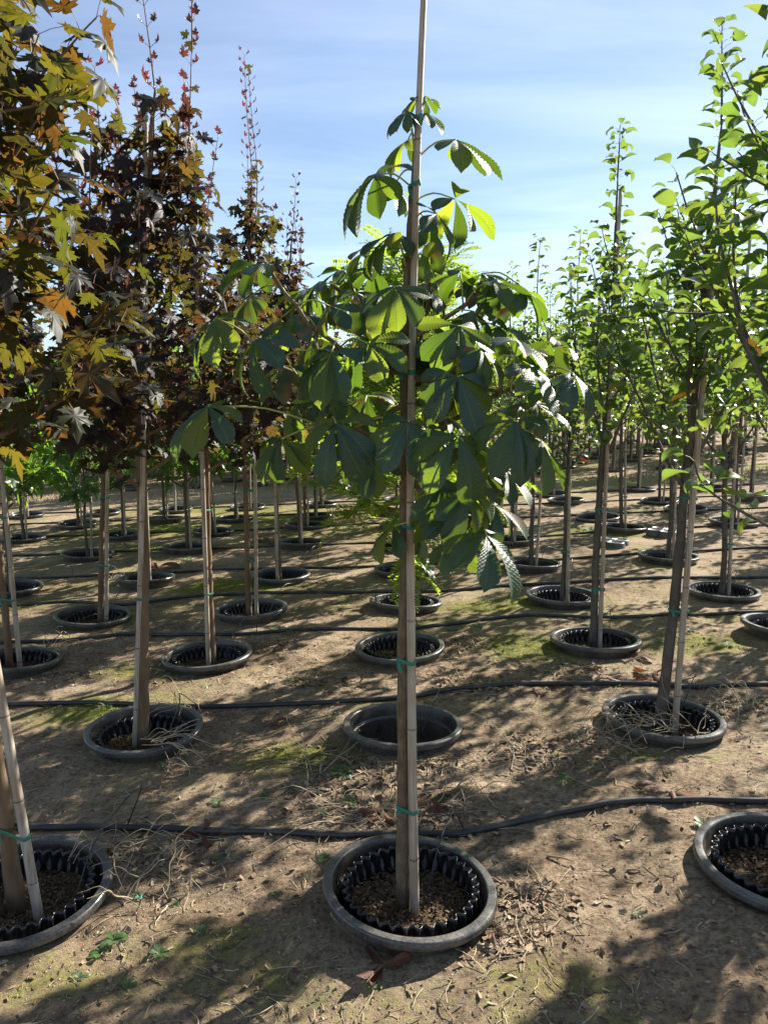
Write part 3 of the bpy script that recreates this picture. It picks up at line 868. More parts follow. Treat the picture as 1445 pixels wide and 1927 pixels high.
TIE_H = (.42, .95, 1.5, 2.0)
def tie_mesh(pa, ra, pb, rb):
    """a band of tape round trunk a and stake b at one height"""
    d = pb[:2] - pa[:2]; L_ = np.linalg.norm(d); u = d / (L_ + 1e-9)
    base = math.atan2(u[1], u[0])
    th = np.linspace(0, 2 * math.pi, 24, endpoint=False)
    prof = []
    for t in th:
        if math.cos(t) < 0: c, r = pa, ra
        else: c, r = pb, rb
        prof.append((c[0] + math.cos(base + t) * (r + .0025), c[1] + math.sin(base + t) * (r + .0025)))
    prof = np.array(prof); z = (pa[2] + pb[2]) / 2
    b = MB(); rows = []
    for dz, k in ((-.0062, 0), (-.0055, .001), (.0055, .001), (.0062, 0)):
        cen = prof.mean(0)
        q = cen + (prof - cen) * (1 + k * 20)
        rows.append(np.concatenate([q, np.full((24, 1), z + dz) + .003 * np.sin(th * 2)[:, None]], 1))
    G = np.array(rows); G = np.concatenate([G, G[:, :1]], 1)
    b.grid(G)
    # knot tail
    f = np.array([prof[18][0], prof[18][1]])
    t0 = np.array([f[0], f[1], z]); s = np.array([.006, 0, 0]); q_ = .5 + 1.3 * ((z * 7.31 + pa[0] * 31.7) % 1)
    b.grid(np.array([[t0 - s, t0 + s], [t0 + [-.004, -.012, -.012 * q_], t0 + [.009, -.010, -.010 * q_]], [t0 + [.012 * q_ - .01, -.016, -.03 * q_], t0 + [.012 * q_, -.013, -.026 * q_]]]))
    return b.mesh("tie", M['tape'])
def stake_mesh(p0, p1, r, seed, path=None):
    rg = np.random.default_rng(seed)
    n = 60; t = np.linspace(0, 1, n)
    p0, p1 = np.asarray(p0, float), np.asarray(p1, float)
    pts = p0 + (p1 - p0) * t[:, None]
    bow = unit(np.cross(p1 - p0, rg.normal(size=3))) * rg.uniform(.004, .018)
    pts = pts + bow * np.sin(t * math.pi)[:, None]
    if path is not None: pts = spline(path, n); bow = np.zeros(3)
    rr = r * (1 - (.28 if path is None else .48) * t)
    L_ = np.linalg.norm(p1 - p0)
    nodes = np.arange(rg.uniform(.08, .3), L_, rg.uniform(.27, .36)) / L_
    P_, R_, D_ = list(pts), list(rr), [0.0] * n
    for tn in nodes:
        c = np.array([np.interp(tn, t, pts[:, k]) for k in range(3)]); dd = (p1 - p0) / L_
        rn = r * (1 - (.28 if path is None else .48) * tn)
        for off, k, dk in ((-.012, 1.0, 0), (-.004, 1.10, 0), (-.0015, 1.02, 1), (.0015, 1.02, 1), (.005, 1.07, 0), (.014, 1.0, 0)):
            P_.append(c + dd * off); R_.append(rn * k); D_.append(dk)
    order = np.argsort([(q - p0) @ (p1 - p0) for q in P_])
    P_ = np.array(P_)[order]; R_ = np.array(R_)[order]; D_ = np.array(D_)[order]
    b = MB(); b.tube(P_, R_, 12)
    me_r = np.concatenate([np.repeat(D_, 12), [0, 0]])
    b.r = [me_r * .8]
    return b.mesh("cane", M['bamboo'])

SOIL_Z = -.026
def tree_thing(name, base, plan, bark, r0, label, cat, group, kinds_single, stake=None, r1=.004, seed=0, single_branches=True, flags=(), ties=TIE_H, stake_label=None, stake_group=None):
    """a tree with its own parts at base; stake = (foot, head, radius) in tree coordinates"""
    root = empty(name, base, label, cat, group)
    link("trunk", trunk_mesh(plan.trunk, r0, r1, bark, seed=seed, seg=14), root)
    b = MB()
    for p, r in plan.branches:
        if single_branches and r[0] > .0052:
            q = MB(); q.tube(p, r, 7, cap=False); q.obj("branch", bark, root)
        else: b.tube(p, r, 5, cap=False)
    if b.n: tag(b.obj("twigs", bark, root), kind="stuff")
    if plan.petioles:
        b = MB()
        for a, e in plan.petioles: b.tube([a, (a + e) / 2 + [0, 0, .004], e], [.0014, .0012, .0011], 3, cap=False)
        tag(b.obj("leaf_stalks", M['petiole_red'] if 'maple' in name else M['petiole'], root), kind="stuff")
    for kind, n in kinds_single.items():
        if kind in plan.leaves: put_leaves(root, base, kind, plan.leaves[kind], n, seed, 'foliage' if 'young' not in kind else 'young_foliage')
    for k, (loc, mat, d) in enumerate(flags):
        q = MB(); d = np.array(d, float); w = np.array([0, 0, .018]); l0 = np.array(loc, float)
        q.grid(np.array([[l0 - w / 2 + d * t + [0, .006 * math.sin(t * 9), -.02 * t * t], l0 + w / 2 + d * t + [0, .006 * math.sin(t * 9 + .6), -.02 * t * t]] for t in np.linspace(0, 1, 6)]))
        q.obj("flagging_tape", M[mat], root)
    if stake:
        foot, head, rs = stake
        sr = empty("bamboo_stake", base, stake_label or ("weathered bamboo stake tied to " + label), "stake", stake_group or (group and "stakes of " + group))
        link("cane", stake_mesh(foot, head, rs, seed + 1), sr)
        H = plan.trunk[-1, 2]
        for k, h in enumerate(ties):
            if h > min(H, head[2]) - .05: continue
            pa = along(plan.trunk, h); t = (h - foot[2]) / (head[2] - foot[2])
            pb = np.asarray(foot, float) + (np.asarray(head, float) - foot) * t
            tt = h / H
            link("tie", tie_mesh(pa, r0 * (1 - tt) ** .75 + r1 * tt, pb, rs * (1 - .28 * t)), sr)
    return root

# ------------------------------------------------------------------ pots in the field
def words(*a): return " ".join(a)
NTH = ["first", "second", "third", "fourth", "fifth", "sixth", "seventh", "eighth", "ninth"]
def where(c, r):
    col = {0: "the chestnut's column", -1: "the tall purple maple's column", 1: "the leaning pear's column"}.get(c)
    if col is None: col = "%s column beyond the %s" % (NTH[abs(c) - 2], "leaning pear's" if c > 0 else "tall purple maple's")
    return "%s row from the chestnut's row, %s" % (NTH[r], col)
NEAR_POT_LABEL = {
    (-1, 0): "black socket pot around the left-leaning maple's two-pole trunk, straw trailing over its rim",
    (0, 0): "black socket pot at the foot of the chestnut tree",
    (1, 0): "black socket pot with a small green weed growing against its rim",
    (-1, 1): "black socket pot of the tall purple maple, dry stems lying across its rim",
    (0, 1): "empty black socket pot behind the chestnut trunk with nothing planted in it",
    (1, 1): "black socket pot ringed by tangled dry weeds under the leaning pear trunk"}
empty_pots = {(0, 1)}
hi_rng = np.random.default_rng(3)
for (c, r), (x, y) in SPOTS.items():
    hi = r <= 3 and abs(c) <= 3
    z = float(gz(x))
    px, py, _ = to_px((x, y, z))
    sx = hi_rng.uniform(.955, 1.045)
    lab = NEAR_POT_LABEL.get((c, r))
    grp = None
    if lab is None:
        grp = "socket pots sunk along the rows"
        lab = "socket pot, " + where(c, r)
        sp_ = "pear" if c >= 1 else ("locust" if c == 0 else "maple")
    s = empty("socket_pot", (x, y, z + hi_rng.uniform(-.014, .008)), lab, "pot", grp)
    s.rotation_euler = (rad(hi_rng.uniform(-2.2, 2.2)), rad(hi_rng.uniform(-2.2, 2.2) - 2.0), hi_rng.uniform(0, 6))
    s.scale = (sx, 2 - sx, 1)
    body, rim = POT_HI if hi else POT_LO
    link("wall", body, s); link("rim", rim, s)
    if (c, r) in empty_pots: continue
    lab2 = {(0, 0): "ribbed black growing pot holding the chestnut tree", (-1, 0): "ribbed black growing pot holding the left-leaning maple",
            (1, 0): "ribbed black growing pot in the weed-edged socket", (-1, 1): "ribbed black growing pot holding the tall purple maple",
            (1, 1): "ribbed black growing pot holding the leaning pear tree"}.get((c, r))
    g = empty("growing_pot", (x + hi_rng.uniform(-.012, .012), y + hi_rng.uniform(-.012, .012), z - hi_rng.uniform(0, .012)),
              lab2 or "ribbed growing pot, " + where(c, r), "pot", None if lab2 else "ribbed growing pots along the rows")
    g.rotation_euler = (0, 0, hi_rng.uniform(0, 6))
    link("ribbed_wall", GROW_HI if hi else GROW_LO, g)
    if hi:
        so, ch = SOILS[(c + r) % 3]
        link("soil", so, g); tag(link("bark_chips", ch, g), kind="stuff")
    else: link("soil", SOIL_LO[0], g)
# ------------------------------------------------------------------ the chestnut
def base_at(c, r):
    x, y = SPOTS[(c, r)]
    return np.array([x, y, float(gz(x)) + SOIL_Z])
def pxs(pts, base):
    return np.array([at(p[0], p[1], p[2]) - base for p in pts])
def rooted(pts):
    """start a measured trunk on the soil"""
    pts = np.array(pts); pts[0, 2] = 0.0
    return pts
CB = base_at(0, 0); CYY = CB[1]
P = Plan()
P.trunk = rooted(pxs([(757, 1690, CYY), (759, 1500, CYY), (758, 1240, CYY), (764, 1000, CYY), (762, 850, CYY), (761, 700, CYY), (765, 560, CYY), (771, 440, CYY), (779, 330, CYY), (788, 205, CYY)], CB))
br = [  # px, py, offset in depth
    [(762, 705, 0), (715, 690, -.05), (660, 665, -.10), (600, 625, -.14), (555, 575, -.16), (512, 515, -.18)],
    [(763, 760, 0), (700, 790, .03), (650, 770, .0), (600, 735, -.08), (545, 700, -.14), (500, 672, -.2)],
    [(762, 600, 0), (730, 600, .06), (690, 580, .10), (655, 560, .12), (620, 530, .12)],
    [(765, 700, 0), (800, 715, -.06), (850, 722, -.12), (915, 735, -.16), (960, 735, -.2)],
    [(766, 735, 0), (790, 720, .06), (787, 680, .08), (800, 590, .10), (815, 545, .10)],
    [(764, 800, 0), (830, 800, .02), (890, 770, .0), (940, 740, -.05), (1000, 715, -.1), (1060, 700, -.12)],
    [(766, 640, 0), (820, 610, .12), (880, 570, .18), (930, 540, .18), (975, 535, .2)],
    [(766, 860, 0), (820, 860, -.10), (880, 840, -.18), (940, 810, -.25)],
    [(766, 900, 0), (810, 935, -.06), (850, 960, -.12), (900, 1000, -.18)],
    [(762, 840, 0), (710, 820, -.1), (650, 805, -.18), (600, 800, -.2)],
]
CBR = []
for b_ in br:
    pts = spline(pxs([(u, v, CYY + d) for u, v, d in b_], CB), 16)
    pts = pts + .003 * np.sin(np.arange(16) * 1.7)[:, None]
    CBR.append(pts)
hubs = [  # px, py, depth offset, size factor, leaflets, heading in the picture (deg, 0 = right, 90 = up), droop
    (785, 185, .0, .42, 5, 120, .2), (768, 208, -.04, .60, 6, 170, .15), (800, 212, .02, .55, 5, -10, .4), (800, 185, .04, .4, 5, 20, .1),
    (858, 262, -.05, 1.1, 6, 10, .15), (768, 262, .12, .80, 5, 200, .35), (706, 328, -.12, 1.3, 7, 178, .35), (742, 348, .15, .75, 5, -70, .4),
    (856, 374, -.05, 1.1, 6, 5, .2), (822, 402, -.14, .88, 6, -25, .45), (742, 438, -.06, .95, 6, 185, .25), (805, 420, .12, .7, 5, -60, .5),
    (486, 498, -.2, .92, 6, 170, .3), (405, 598, -.28, 1.08, 7, 190, .4), (478, 640, -.32, 1.05, 6, 225, .7), 
    (575, 545, .12, .9, 6, 150, .3), (392, 764, -.34, 1.15, 7, 200, .5), (528, 826, -.20, .95, 6, 220, .6), (624, 662, -.30, 1.12, 7, 235, .75),
    (690, 645, -.32, 1.0, 6, 250, .8), (632, 795, -.34, 1.18, 6, 262, .8), (640, 508, .14, .92, 6, 160, .35), (600, 530, .05, .9, 5, 190, .5),
    (700, 505, .12, .9, 6, 120, .3), (770, 792, -.36, 1.12, 6, 265, .85), (862, 820, -.40, 1.18, 6, 262, .85),
    (968, 790, -.38, 1.22, 7, 300, .7), (862, 612, -.25, 1.0, 6, 275, .75), (862, 708, -.34, 1.02, 6, 265, .75), (890, 585, .1, .9, 6, 20, .35),
    (742, 540, -.2, .95, 6, 245, .65), (800, 540, .1, .85, 6, 60, .3), (925, 530, .1, .98, 6, 30, .2),
    (985, 545, .12, .95, 6, 5, .3), (905, 515, .2, .85, 5, 60, .2), (865, 510, .22, .9, 6, 100, .3), (975, 640, -.2, .95, 6, 10, .5),
    (1000, 690, -.28, 1.0, 6, -15, .5), (1075, 700, -.22, 1.12, 6, 0, .4), 
    (940, 615, .1, .9, 6, 40, .35), (915, 1005, -.34, 1.25, 7, -30, .45), (850, 968, -.26, .9, 6, -70, .6), (858, 1012, -.14, .85, 6, -100, .6),
    (740, 990, -.05, .85, 4, 195, .4), (785, 1000, .12, .8, 4, -40, .4), (880, 925, -.30, 1.0, 6, 280, .8), (832, 915, -.2, .95, 6, 255, .8),
    (955, 885, -.05, .9, 5, -20, .5), (700, 860, -.1, .9, 5, 240, .7), (1020, 830, -.3, 1.0, 6, -35, .6), 
]
ch = empty("chestnut_tree", CB, "young horse chestnut tree with large pleated hand-shaped leaves, in the foreground pot", "tree")
link("trunk", trunk_mesh(P.trunk, .0215, .006, M['bark_chestnut'], seg=16, seed=4), ch)
for k, pts in enumerate(CBR):
    q = MB(); q.tube(pts, np.linspace(.0095, .0045, len(pts)), 8, cap=True); q.obj("branch", M['bark_chestnut'], ch)
rgc = np.random.default_rng(12)
allp = np.concatenate([spline(P.trunk, 120)[50:]] + CBR)
def palm(h, hd, dr, n, s, d):
    hp = rad(hd); toward = (.35 if d < .05 else -.25) + (.9 * max(0.0, -math.sin(hp)))
    o = unit(RT * math.cos(hp) + np.array([0, -1.0, 0]) * toward * rgc.uniform(.6, 1.2))
    phi = rad(dr * 66 - 18 * max(0.0, math.sin(hp)) + rgc.uniform(-8, 8))
    zz = np.array([0, 0, 1.0])
    H3 = o * math.cos(phi) - zz * math.sin(phi); N3 = zz * math.cos(phi) + o * math.sin(phi)
    roll = rad(rgc.uniform(-22, 22)); side = np.cross(N3, H3)
    N3, side = N3 * math.cos(roll) + side * math.sin(roll), side * math.cos(roll) - N3 * math.sin(roll)
    spread = {4: [-70, -22, 25, 72], 5: [-86, -42, 0, 42, 86], 6: [-108, -64, -22, 22, 64, 108], 7: [-130, -86, -42, 0, 42, 86, 130]}[n]
    out = []
    for ang in spread:
        th = rad(ang + rgc.uniform(-8, 8))
        dd = unit(H3 * math.cos(th) + side * math.sin(th) - N3 * rgc.uniform(.02, .45) - zz * rgc.uniform(0, .22) + rgc.normal(size=3) * .06)
        L_ = .163 * s * (1 - .36 * (abs(ang) / 130) ** 1.2) * rgc.uniform(.9, 1.08)
        out.append((int(rgc.integers(7)), frame(dd, N3 + rgc.normal(size=3) * .12), L_, h))
    return out
for (u, v, d, s, n, hd, dr) in hubs:
    h = at(u, v, CYY + d) - CB
    dist = np.linalg.norm(allp - h, axis=1) + np.where(allp[:, 2] > h[2] + .03, .12, 0)
    near_i = np.argsort(np.abs(dist - .13) + .2 * dist)[0]
    a = allp[near_i]
    q = MB(); q.tube(spline([a, a * .5 + h * .5 + [0, 0, .02], h], 7), np.linspace(.0030, .0022, 7), 6)
    lf = q.obj("leaf", M['petiole'], ch)
    for l in palm(h, hd, dr, n, s, d): leaf_object('chestnut_leaf', l, lf, 'leaflet')
inner = []; ib = MB()
for k in range(30):
    pts = CBR[k % len(CBR)] if k % 6 else spline(P.trunk, 60)[28:44]
    a = pts[rgc.integers(len(pts) // 3, len(pts))]
    az = rgc.uniform(0, 6.28); dv_ = np.array([math.cos(az), .6 * math.sin(az) + .55, rgc.uniform(-.1, .9)])
    h = a + unit(dv_) * rgc.uniform(.08, .16)
    ib.tube(spline([a, a * .5 + h * .5 + [0, 0, .015], h], 6), np.linspace(.0028, .002, 6), 5)
    inner += palm(h, rgc.uniform(-60, 240), rgc.uniform(.1, .75), int(rgc.integers(5, 8)), rgc.uniform(.7, 1.0), .2)
for (u, v, d, s_, n_, hd, dr) in [(560, 592, -.1, .85, 6, 200, .5), (668, 550, -.05, .9, 6, 230, .6), (905, 655, -.25, .85, 6, 300, .6), (535, 690, -.05, .85, 6, 230, .6), (590, 640, .1, .85, 6, 190, .5),
                                  (520, 605, .05, .8, 6, 180, .4), (470, 560, -.1, .8, 6, 170, .4), (610, 720, .1, .9, 6, 240, .6), (690, 745, .1, .85, 6, 250, .6), (560, 760, -.05, .85, 6, 220, .6), (830, 745, .05, .85, 6, 300, .6),
                                  (1010, 760, -.1, .85, 6, 330, .5), (900, 880, -.1, .85, 6, 290, .7), (930, 950, -.2, .9, 6, 320, .6), (690, 470, .05, .8, 6, 170, .3), (620, 575, -.12, .85, 6, 210, .6), (1040, 640, .1, .85, 6, 10, .4)]:
    h = at(u, v, CYY + d) - CB; a = allp[np.argmin(np.abs(np.linalg.norm(allp - h, axis=1) - .10))]
    ib.tube(spline([a, a * .5 + h * .5 + [0, 0, .015], h], 6), np.linspace(.0028, .002, 6), 5)
    inner += palm(h, hd, dr, n_, s_, d)
tag(link("inner_foliage", crown_mesh("inner_foliage", 'chestnut_leaf', inner, 3), ch), kind="stuff")
tag(ib.obj("inner_leaf_stalks", M['petiole'], ch), kind="stuff")
st = empty("bamboo_stake", CB, "tall grey bamboo stake tied to the chestnut trunk and rising above its top", "stake")
spath = pxs([(u, v, CYY - .030) for u, v in ((781, 1692), (776, 1450), (774, 1240), (772, 1000), (773, 800), (777, 600), (785, 300), (797, 0), (801, -90))], CB)
spath[0, 2] = -.02
link("cane", stake_mesh(spath[0], spath[-1], .0155, 7, spath), st)
for v in (1517, 1240, 988, 700, 350, 228):
    h = (at(760, v, CYY) - CB)[2]
    pa = along(P.trunk, h); pb = along(spath, h)
    tt = h / P.trunk[-1, 2]
    link("tie", tie_mesh(pa, .0215 * (1 - tt) ** .75 + .006 * tt, pb, .0155 * (1 - .48 * h / spath[-1, 2])), st)

# ------------------------------------------------------------------ the near maples and pears
B = base_at(-1, 0); Y0 = B[1]
tr = rooted(pxs([(30, 1690, Y0), (8, 1520, Y0), (-22, 1350, Y0), (-60, 1150, Y0), (-85, 900, Y0), (-90, 600, Y0), (-85, 300, Y0), (-78, 30, Y0), (-75, -240, Y0)], B))
f_, h_ = pxs([(72, 1684, Y0 - .06), (0, 1285, Y0 - .05)], B); f_[2] = -.02; h_ = f_ + (h_ - f_) * 3.6
tree_thing("maple_tree", B, plan_maple(101, trunk=tr, z0=1.45, R=.60, n_br=25, size=.118, spires=0, taper=.3, step=.065, kind='maple_olive'), M['bark_maple'], .027,
           "maple with big olive and golden leaves, its trunk leaning out of the straw-strewn pot", "tree", None, {'maple_olive': 300, 'maple_young': 40},
           (f_, h_, .0165), seed=11, flags=(), stake_label="bamboo stake slanting beside the left-leaning maple trunk", ties=(.3, 1.0, 1.6))
B = base_at(-1, 1); Y0 = B[1]
tr = rooted(pxs([(270, 1385, Y0), (268, 1250, Y0), (270, 1050, Y0), (266, 850, Y0), (258, 720, Y0), (258, 600, Y0), (268, 480, Y0), (280, 360, Y0), (286, 230, Y0), (292, 170, Y0)], B))
f_, h_ = pxs([(252, 1380, Y0 - .02), (274, 215, Y0 - .06)], B); f_[2] = -.02
tree_thing("maple_tree", B, plan_maple(103, trunk=tr, z0=1.32, R=.58, n_br=24, size=.100, spires=10, spire_len=.45, step=.052, taper=.5), M['bark_maple'], .031,
           "tall purple-leaved maple with a thick brown trunk and red young shoots at its top", "tree", None, {'maple_leaf': 300, 'maple_young': 120},
           (f_, h_, .0145), seed=13, stake_label="bamboo stake left of the tall purple maple's thick trunk", ties=(.77, 1.5, 2.1, 2.45))
B = base_at(1, 1); Y0 = B[1]
tr = rooted(pxs([(1240, 1352, Y0), (1262, 1200, Y0), (1279, 1030, Y0), (1290, 900, Y0), (1304, 780, Y0), (1317, 650, Y0), (1328, 500, Y0), (1345, 350, Y0), (1358, 230, Y0)], B))
f_, h_ = pxs([(1270, 1352, Y0 - .03), (1345, 470, Y0 - .03)], B); f_[2] = -.02
fl = [(at(1308, 735, Y0 - .02) - B, 'flag', (-.11, -.01, -.02)), (at(1240, 745, Y0 + .1) - B, 'flag', (.03, 0, 0))]
tree_thing("pear_tree", B, plan_pear(205, trunk=tr, z0=1.12, n_br=14, size=.108, spire=.42, dens=1.45), M['bark_pear'], .027,
           "upright pear tree with a leaning dark trunk and orange tape, in the weed-ringed pot", "tree", None, {'pear_leaf': 300},
           (f_, h_, .0165), seed=15, flags=fl, stake_label="bamboo stake beside the leaning pear trunk in the weed-ringed pot", ties=(.62, 1.17, 1.9))
B = base_at(1, 0); Y0 = B[1]
tr = rooted(pxs([(1478, 1610, Y0), (1500, 1400, Y0), (1520, 1150, Y0), (1522, 950, Y0), (1515, 700, Y0), (1510, 450, Y0), (1508, 200, Y0), (1510, 0, Y0), (1515, -220, Y0)], B))
pp = plan_pear(207, trunk=tr, z0=1.25, n_br=11, size=.108, spire=.3, dens=1.1, step=.04)
rgx = np.random.default_rng(77)
for b_ in ([(1528, 900, 0), (1480, 790, -.05), (1440, 725, -.06), (1400, 640, -.05), (1378, 545, -.03), (1352, 440, 0), (1345, 330, .02)],
           [(1530, 800, 0), (1470, 710, .05), (1425, 670, .06), (1392, 590, .06), (1380, 480, .07), (1385, 350, .08)],
           [(1528, 1060, 0), (1460, 1000, -.1), (1400, 965, -.14), (1350, 935, -.16), (1318, 905, -.16), (1306, 868, -.15)]):
    pts = spline(pxs([(u, v, Y0 + d) for u, v, d in b_], B), 18)
    pp.branches.append((pts, np.linspace(.011 if b_[0][1] < 1000 else .006, .0025, 18)))
    for k in range(3, 18):
        for q in range(2 if b_[0][1] < 1000 else 1):
            ang = k * 2.4 + q * 2 + rgx.uniform(-.4, .4); out = np.array([math.cos(ang), math.sin(ang), rgx.uniform(.1, .7)])
            if b_[0][1] < 1000 and k < 8 and rgx.uniform() < .6: continue
            e = pts[k] + unit(out + [0, 0, .2]) * .035
            pp.petioles.append((pts[k], e))
            pp.leaf('pear_leaf', rgx.integers(6), frame(out, np.array([0, 0, 1.]) + rgx.normal(size=3) * .3), .12 * rgx.uniform(.6, 1.05), e)
f_, h_ = pxs([(1500, 1615, Y0 - .03), (1570, 300, Y0 - .03)], B); f_[2] = -.02
tree_thing("pear_tree", B, pp, M['bark_pear'], .026, "pear tree reaching bare dark limbs past the leaning pear, rooted in the weed-edged pot", "tree", None,
           {'pear_leaf': 200}, (f_, h_, .016), seed=17, flags=[(at(1408, 640, Y0 - .05) - B, 'flag', (.04, -.005, -.02))],
           stake_label="bamboo stake rising from the weed-edged pot", ties=(.6, 1.2, 1.8))
B = base_at(1, 2); Y0 = B[1]
tr = rooted(pxs([(1117, 1200, Y0), (1120, 1080, Y0), (1126, 960, Y0), (1133, 850, Y0), (1145, 740, Y0), (1152, 600, Y0), (1158, 450, Y0), (1162, 330, Y0)], B))
f_, h_ = pxs([(1129, 1202, Y0 - .02), (1168, 355, Y0 - .02)], B); f_[2] = -.02
tree_thing("pear_tree", B, plan_pear(212, trunk=tr, z0=1.25, n_br=11, size=.105, spire=.30, dens=1.4, spread=.4), M['bark_pear'], .026,
           "slender pear tree with a forked low crown and tall leafy tip, behind the weed-ringed pot", "tree", None, {'pear_leaf': 200},
           (f_, h_, .0150), seed=19, flags=[(at(1160, 733, Y0 - .05) - B, 'flag', (-.07, 0, 0)), (at(1092, 862, Y0 - .1) - B, 'flag_red', (.05, 0, -.01))],
           stake_label="bamboo stake tied to the forked slender pear trunk", ties=(.42, .95, 1.6, 2.2))
for (c, r, seed, tp, st_, sp, sl, lab, slab) in (
        (-1, 2, 121, [(400, 1233), (392, 1050), (388, 850), (380, 650), (370, 480), (366, 400)], [(392, 1236), (366, 400)], 3, .75,
         "maple hidden behind its grey stake, in the pot holding a green tape scrap", "grey stake standing in front of the thin hidden maple trunk"),
        (-1, 3, 123, [(468, 1146), (464, 980), (460, 850), (462, 650), (470, 480), (474, 330)], [(482, 1146), (468, 420)], 3, .95,
         "maple with the tallest thin red-leaved shoot against the sky", "stake beside the maple that carries the tallest red shoot"),
        (-2, 3, 125, [(188, 1160), (192, 1000), (198, 850), (205, 700), (215, 500), (225, 300)], [(199, 1158), (208, 420)], 2, .5,
         "maple with a reddish trunk behind the tall purple maple, crown merging with it", "stake tied right of the reddish maple trunk"),
        (-2, 2, 127, [(18, 1250), (5, 1100), (-12, 950), (-25, 800), (-35, 600), (-45, 350)], [(38, 1255), (-40, 500)], 1, .4,
         "leaning maple behind the left-leaning one, its pot edged with dry stems", "leaning stake in the pot edged with dry stems"),
        (-1, 4, 129, [(526, 1082), (520, 950), (516, 850), (530, 650), (545, 500), (550, 440)], [(522, 1085), (514, 600)], 4, .5,
         "smaller maple with red tips left of the chestnut's upper branches", "stake of the smaller red-tipped maple")):
    B = base_at(c, r); Y0 = B[1]
    tr = rooted(pxs([(u, v, Y0) for u, v in tp], B))
    f_, h_ = pxs([(u, v, Y0 - .035) for u, v in st_], B); f_[2] = -.02
    tree_thing("maple_tree", B, plan_maple(seed, trunk=tr, z0=1.3, R=.56, n_br=21, size=.102, step=.056, spires=sp, spire_len=sl), M['bark_maple'], .024,
               lab, "tree", None, {'maple_leaf': 130, 'maple_young': 60}, (f_, h_, .0165), seed=seed, stake_label=slab, ties=(.5, 1.05, 1.7))

# ------------------------------------------------------------------ the other trees of the field
def proto_tree(name, plan, bark, r0, seed, label, cat, group):
    root = empty(name, (0, 0, -50), label, cat, group)
    link("trunk", trunk_mesh(plan.trunk, r0, .004, bark, branches=plan.branches, seg=8, seed=seed), root)
    for kind, lv in plan.leaves.items():
        n = 'foliage' if 'young' not in kind else 'young_foliage'
        tag(link(n, crown_mesh(n, kind, lv, seed), root), kind="stuff")
    return root
FAM = {
    'pear': ("pear_tree", [(plan_pear(300 + s, H=2.35 + .2 * s, z0=.98, n_br=13, size=.105, spire=.4, dens=1.35), M['bark_pear'], .024) for s in range(4)],
             "upright pear tree with glossy leaves, in the rows behind the leaning pear", "pear trees in the rows"),
    'maple': ("maple_tree", [(plan_maple(320 + s, H=2.6 + .2 * s, z0=1.25, n_br=20, R=.55, size=.12, spires=2), M['bark_maple'], .023) for s in range(3)],
              "purple-leaved maple further back in the maple rows", "maples in the rows behind"),
    'locust': ("honey_locust_tree", [(plan_locust(340 + s, H=2.35 + .12 * s, z0=.95, n_br=32, R=.72, size=.18), M['bark_locust'], .020) for s in range(3)],
               "feathery light green honey locust in the column behind the chestnut", "honey locusts behind the chestnut"),
    'sweetgum': ("sweetgum_tree", [(plan_maple(360 + s, H=2.4 + .2 * s, z0=.75, n_br=22, R=.58, size=.125, spires=0, kind='sweetgum_leaf', young='sweetgum_leaf'), M['bark_locust'], .022) for s in range(3)],
                 "green star-leaved sweetgum in the rows behind the maples", "sweetgums behind the maples"),
}
PROTOS = {k: [proto_tree(n, p, b, r0, 60 + i, lab, "tree", grp) for i, (p, b, r0) in enumerate(v)] for k, (n, v, lab, grp) in FAM.items()}
def proto_stake(seed, H):
    s = empty("bamboo_stake", (0, 0, -50), "weathered bamboo stake tied to a tree further along the rows", "stake", "bamboo stakes along the rows")
    rg = np.random.default_rng(seed)
    link("cane", stake_mesh((.042, -.025, -.02), (.042 + rg.uniform(-.03, .03), -.025, H), .0155, seed), s)
    for h in (.45, 1.0, 1.6):
        link("tie", tie_mesh(np.array([0, 0, h]), .019 * (1 - h / 3), np.array([.042, -.025, h]), .014), s)
    return s
STAKES = [proto_stake(400 + k, 2.3 + .25 * k) for k in range(4)]
used = set()
def plant(proto, loc, rz, sc, tilt=(0, 0), label=None, group=None):
    if id(proto) not in used: o = proto; used.add(id(proto))
    else: o = copy_tree(proto)
    o.location = [float(a) for a in loc]; o.rotation_euler = (tilt[0], tilt[1], rz); o.scale = (sc, sc, sc)
    if label: o["label"] = label
    if group: o["group"] = group
    return o
special = {(0, 0), (0, 1), (-1, 0), (-1, 1), (-1, 2), (-1, 3), (-1, 4), (-2, 3), (-2, 2), (1, 0), (1, 1), (1, 2)}
rgt = np.random.default_rng(31)
no_tree = {(0, 3), (2, 7)}
for (c, r), (x, y) in SPOTS.items():
    if (c, r) in special or (c, r) in no_tree: continue
    fam = 'pear' if c >= 1 else ('locust' if c == 0 else ('maple' if (c == -1 and r < 7) or (c == -2 and r < 5) or (c == -3 and r < 3) else 'sweetgum'))
    B = base_at(c, r)
    k = rgt.integers(len(PROTOS[fam]))
    tl = (rgt.uniform(-.03, .03), rgt.uniform(-.035, .035))
    plant(PROTOS[fam][k], B, rgt.uniform(0, 6.28), rgt.uniform(.92, 1.10), tl, {'locust': 'honey locust'}.get(fam, fam) + " tree, " + where(c, r))
    plant(STAKES[rgt.integers(4)], B, rgt.uniform(-.9, .7), 1.0, tl, "bamboo stake, " + where(c, r))
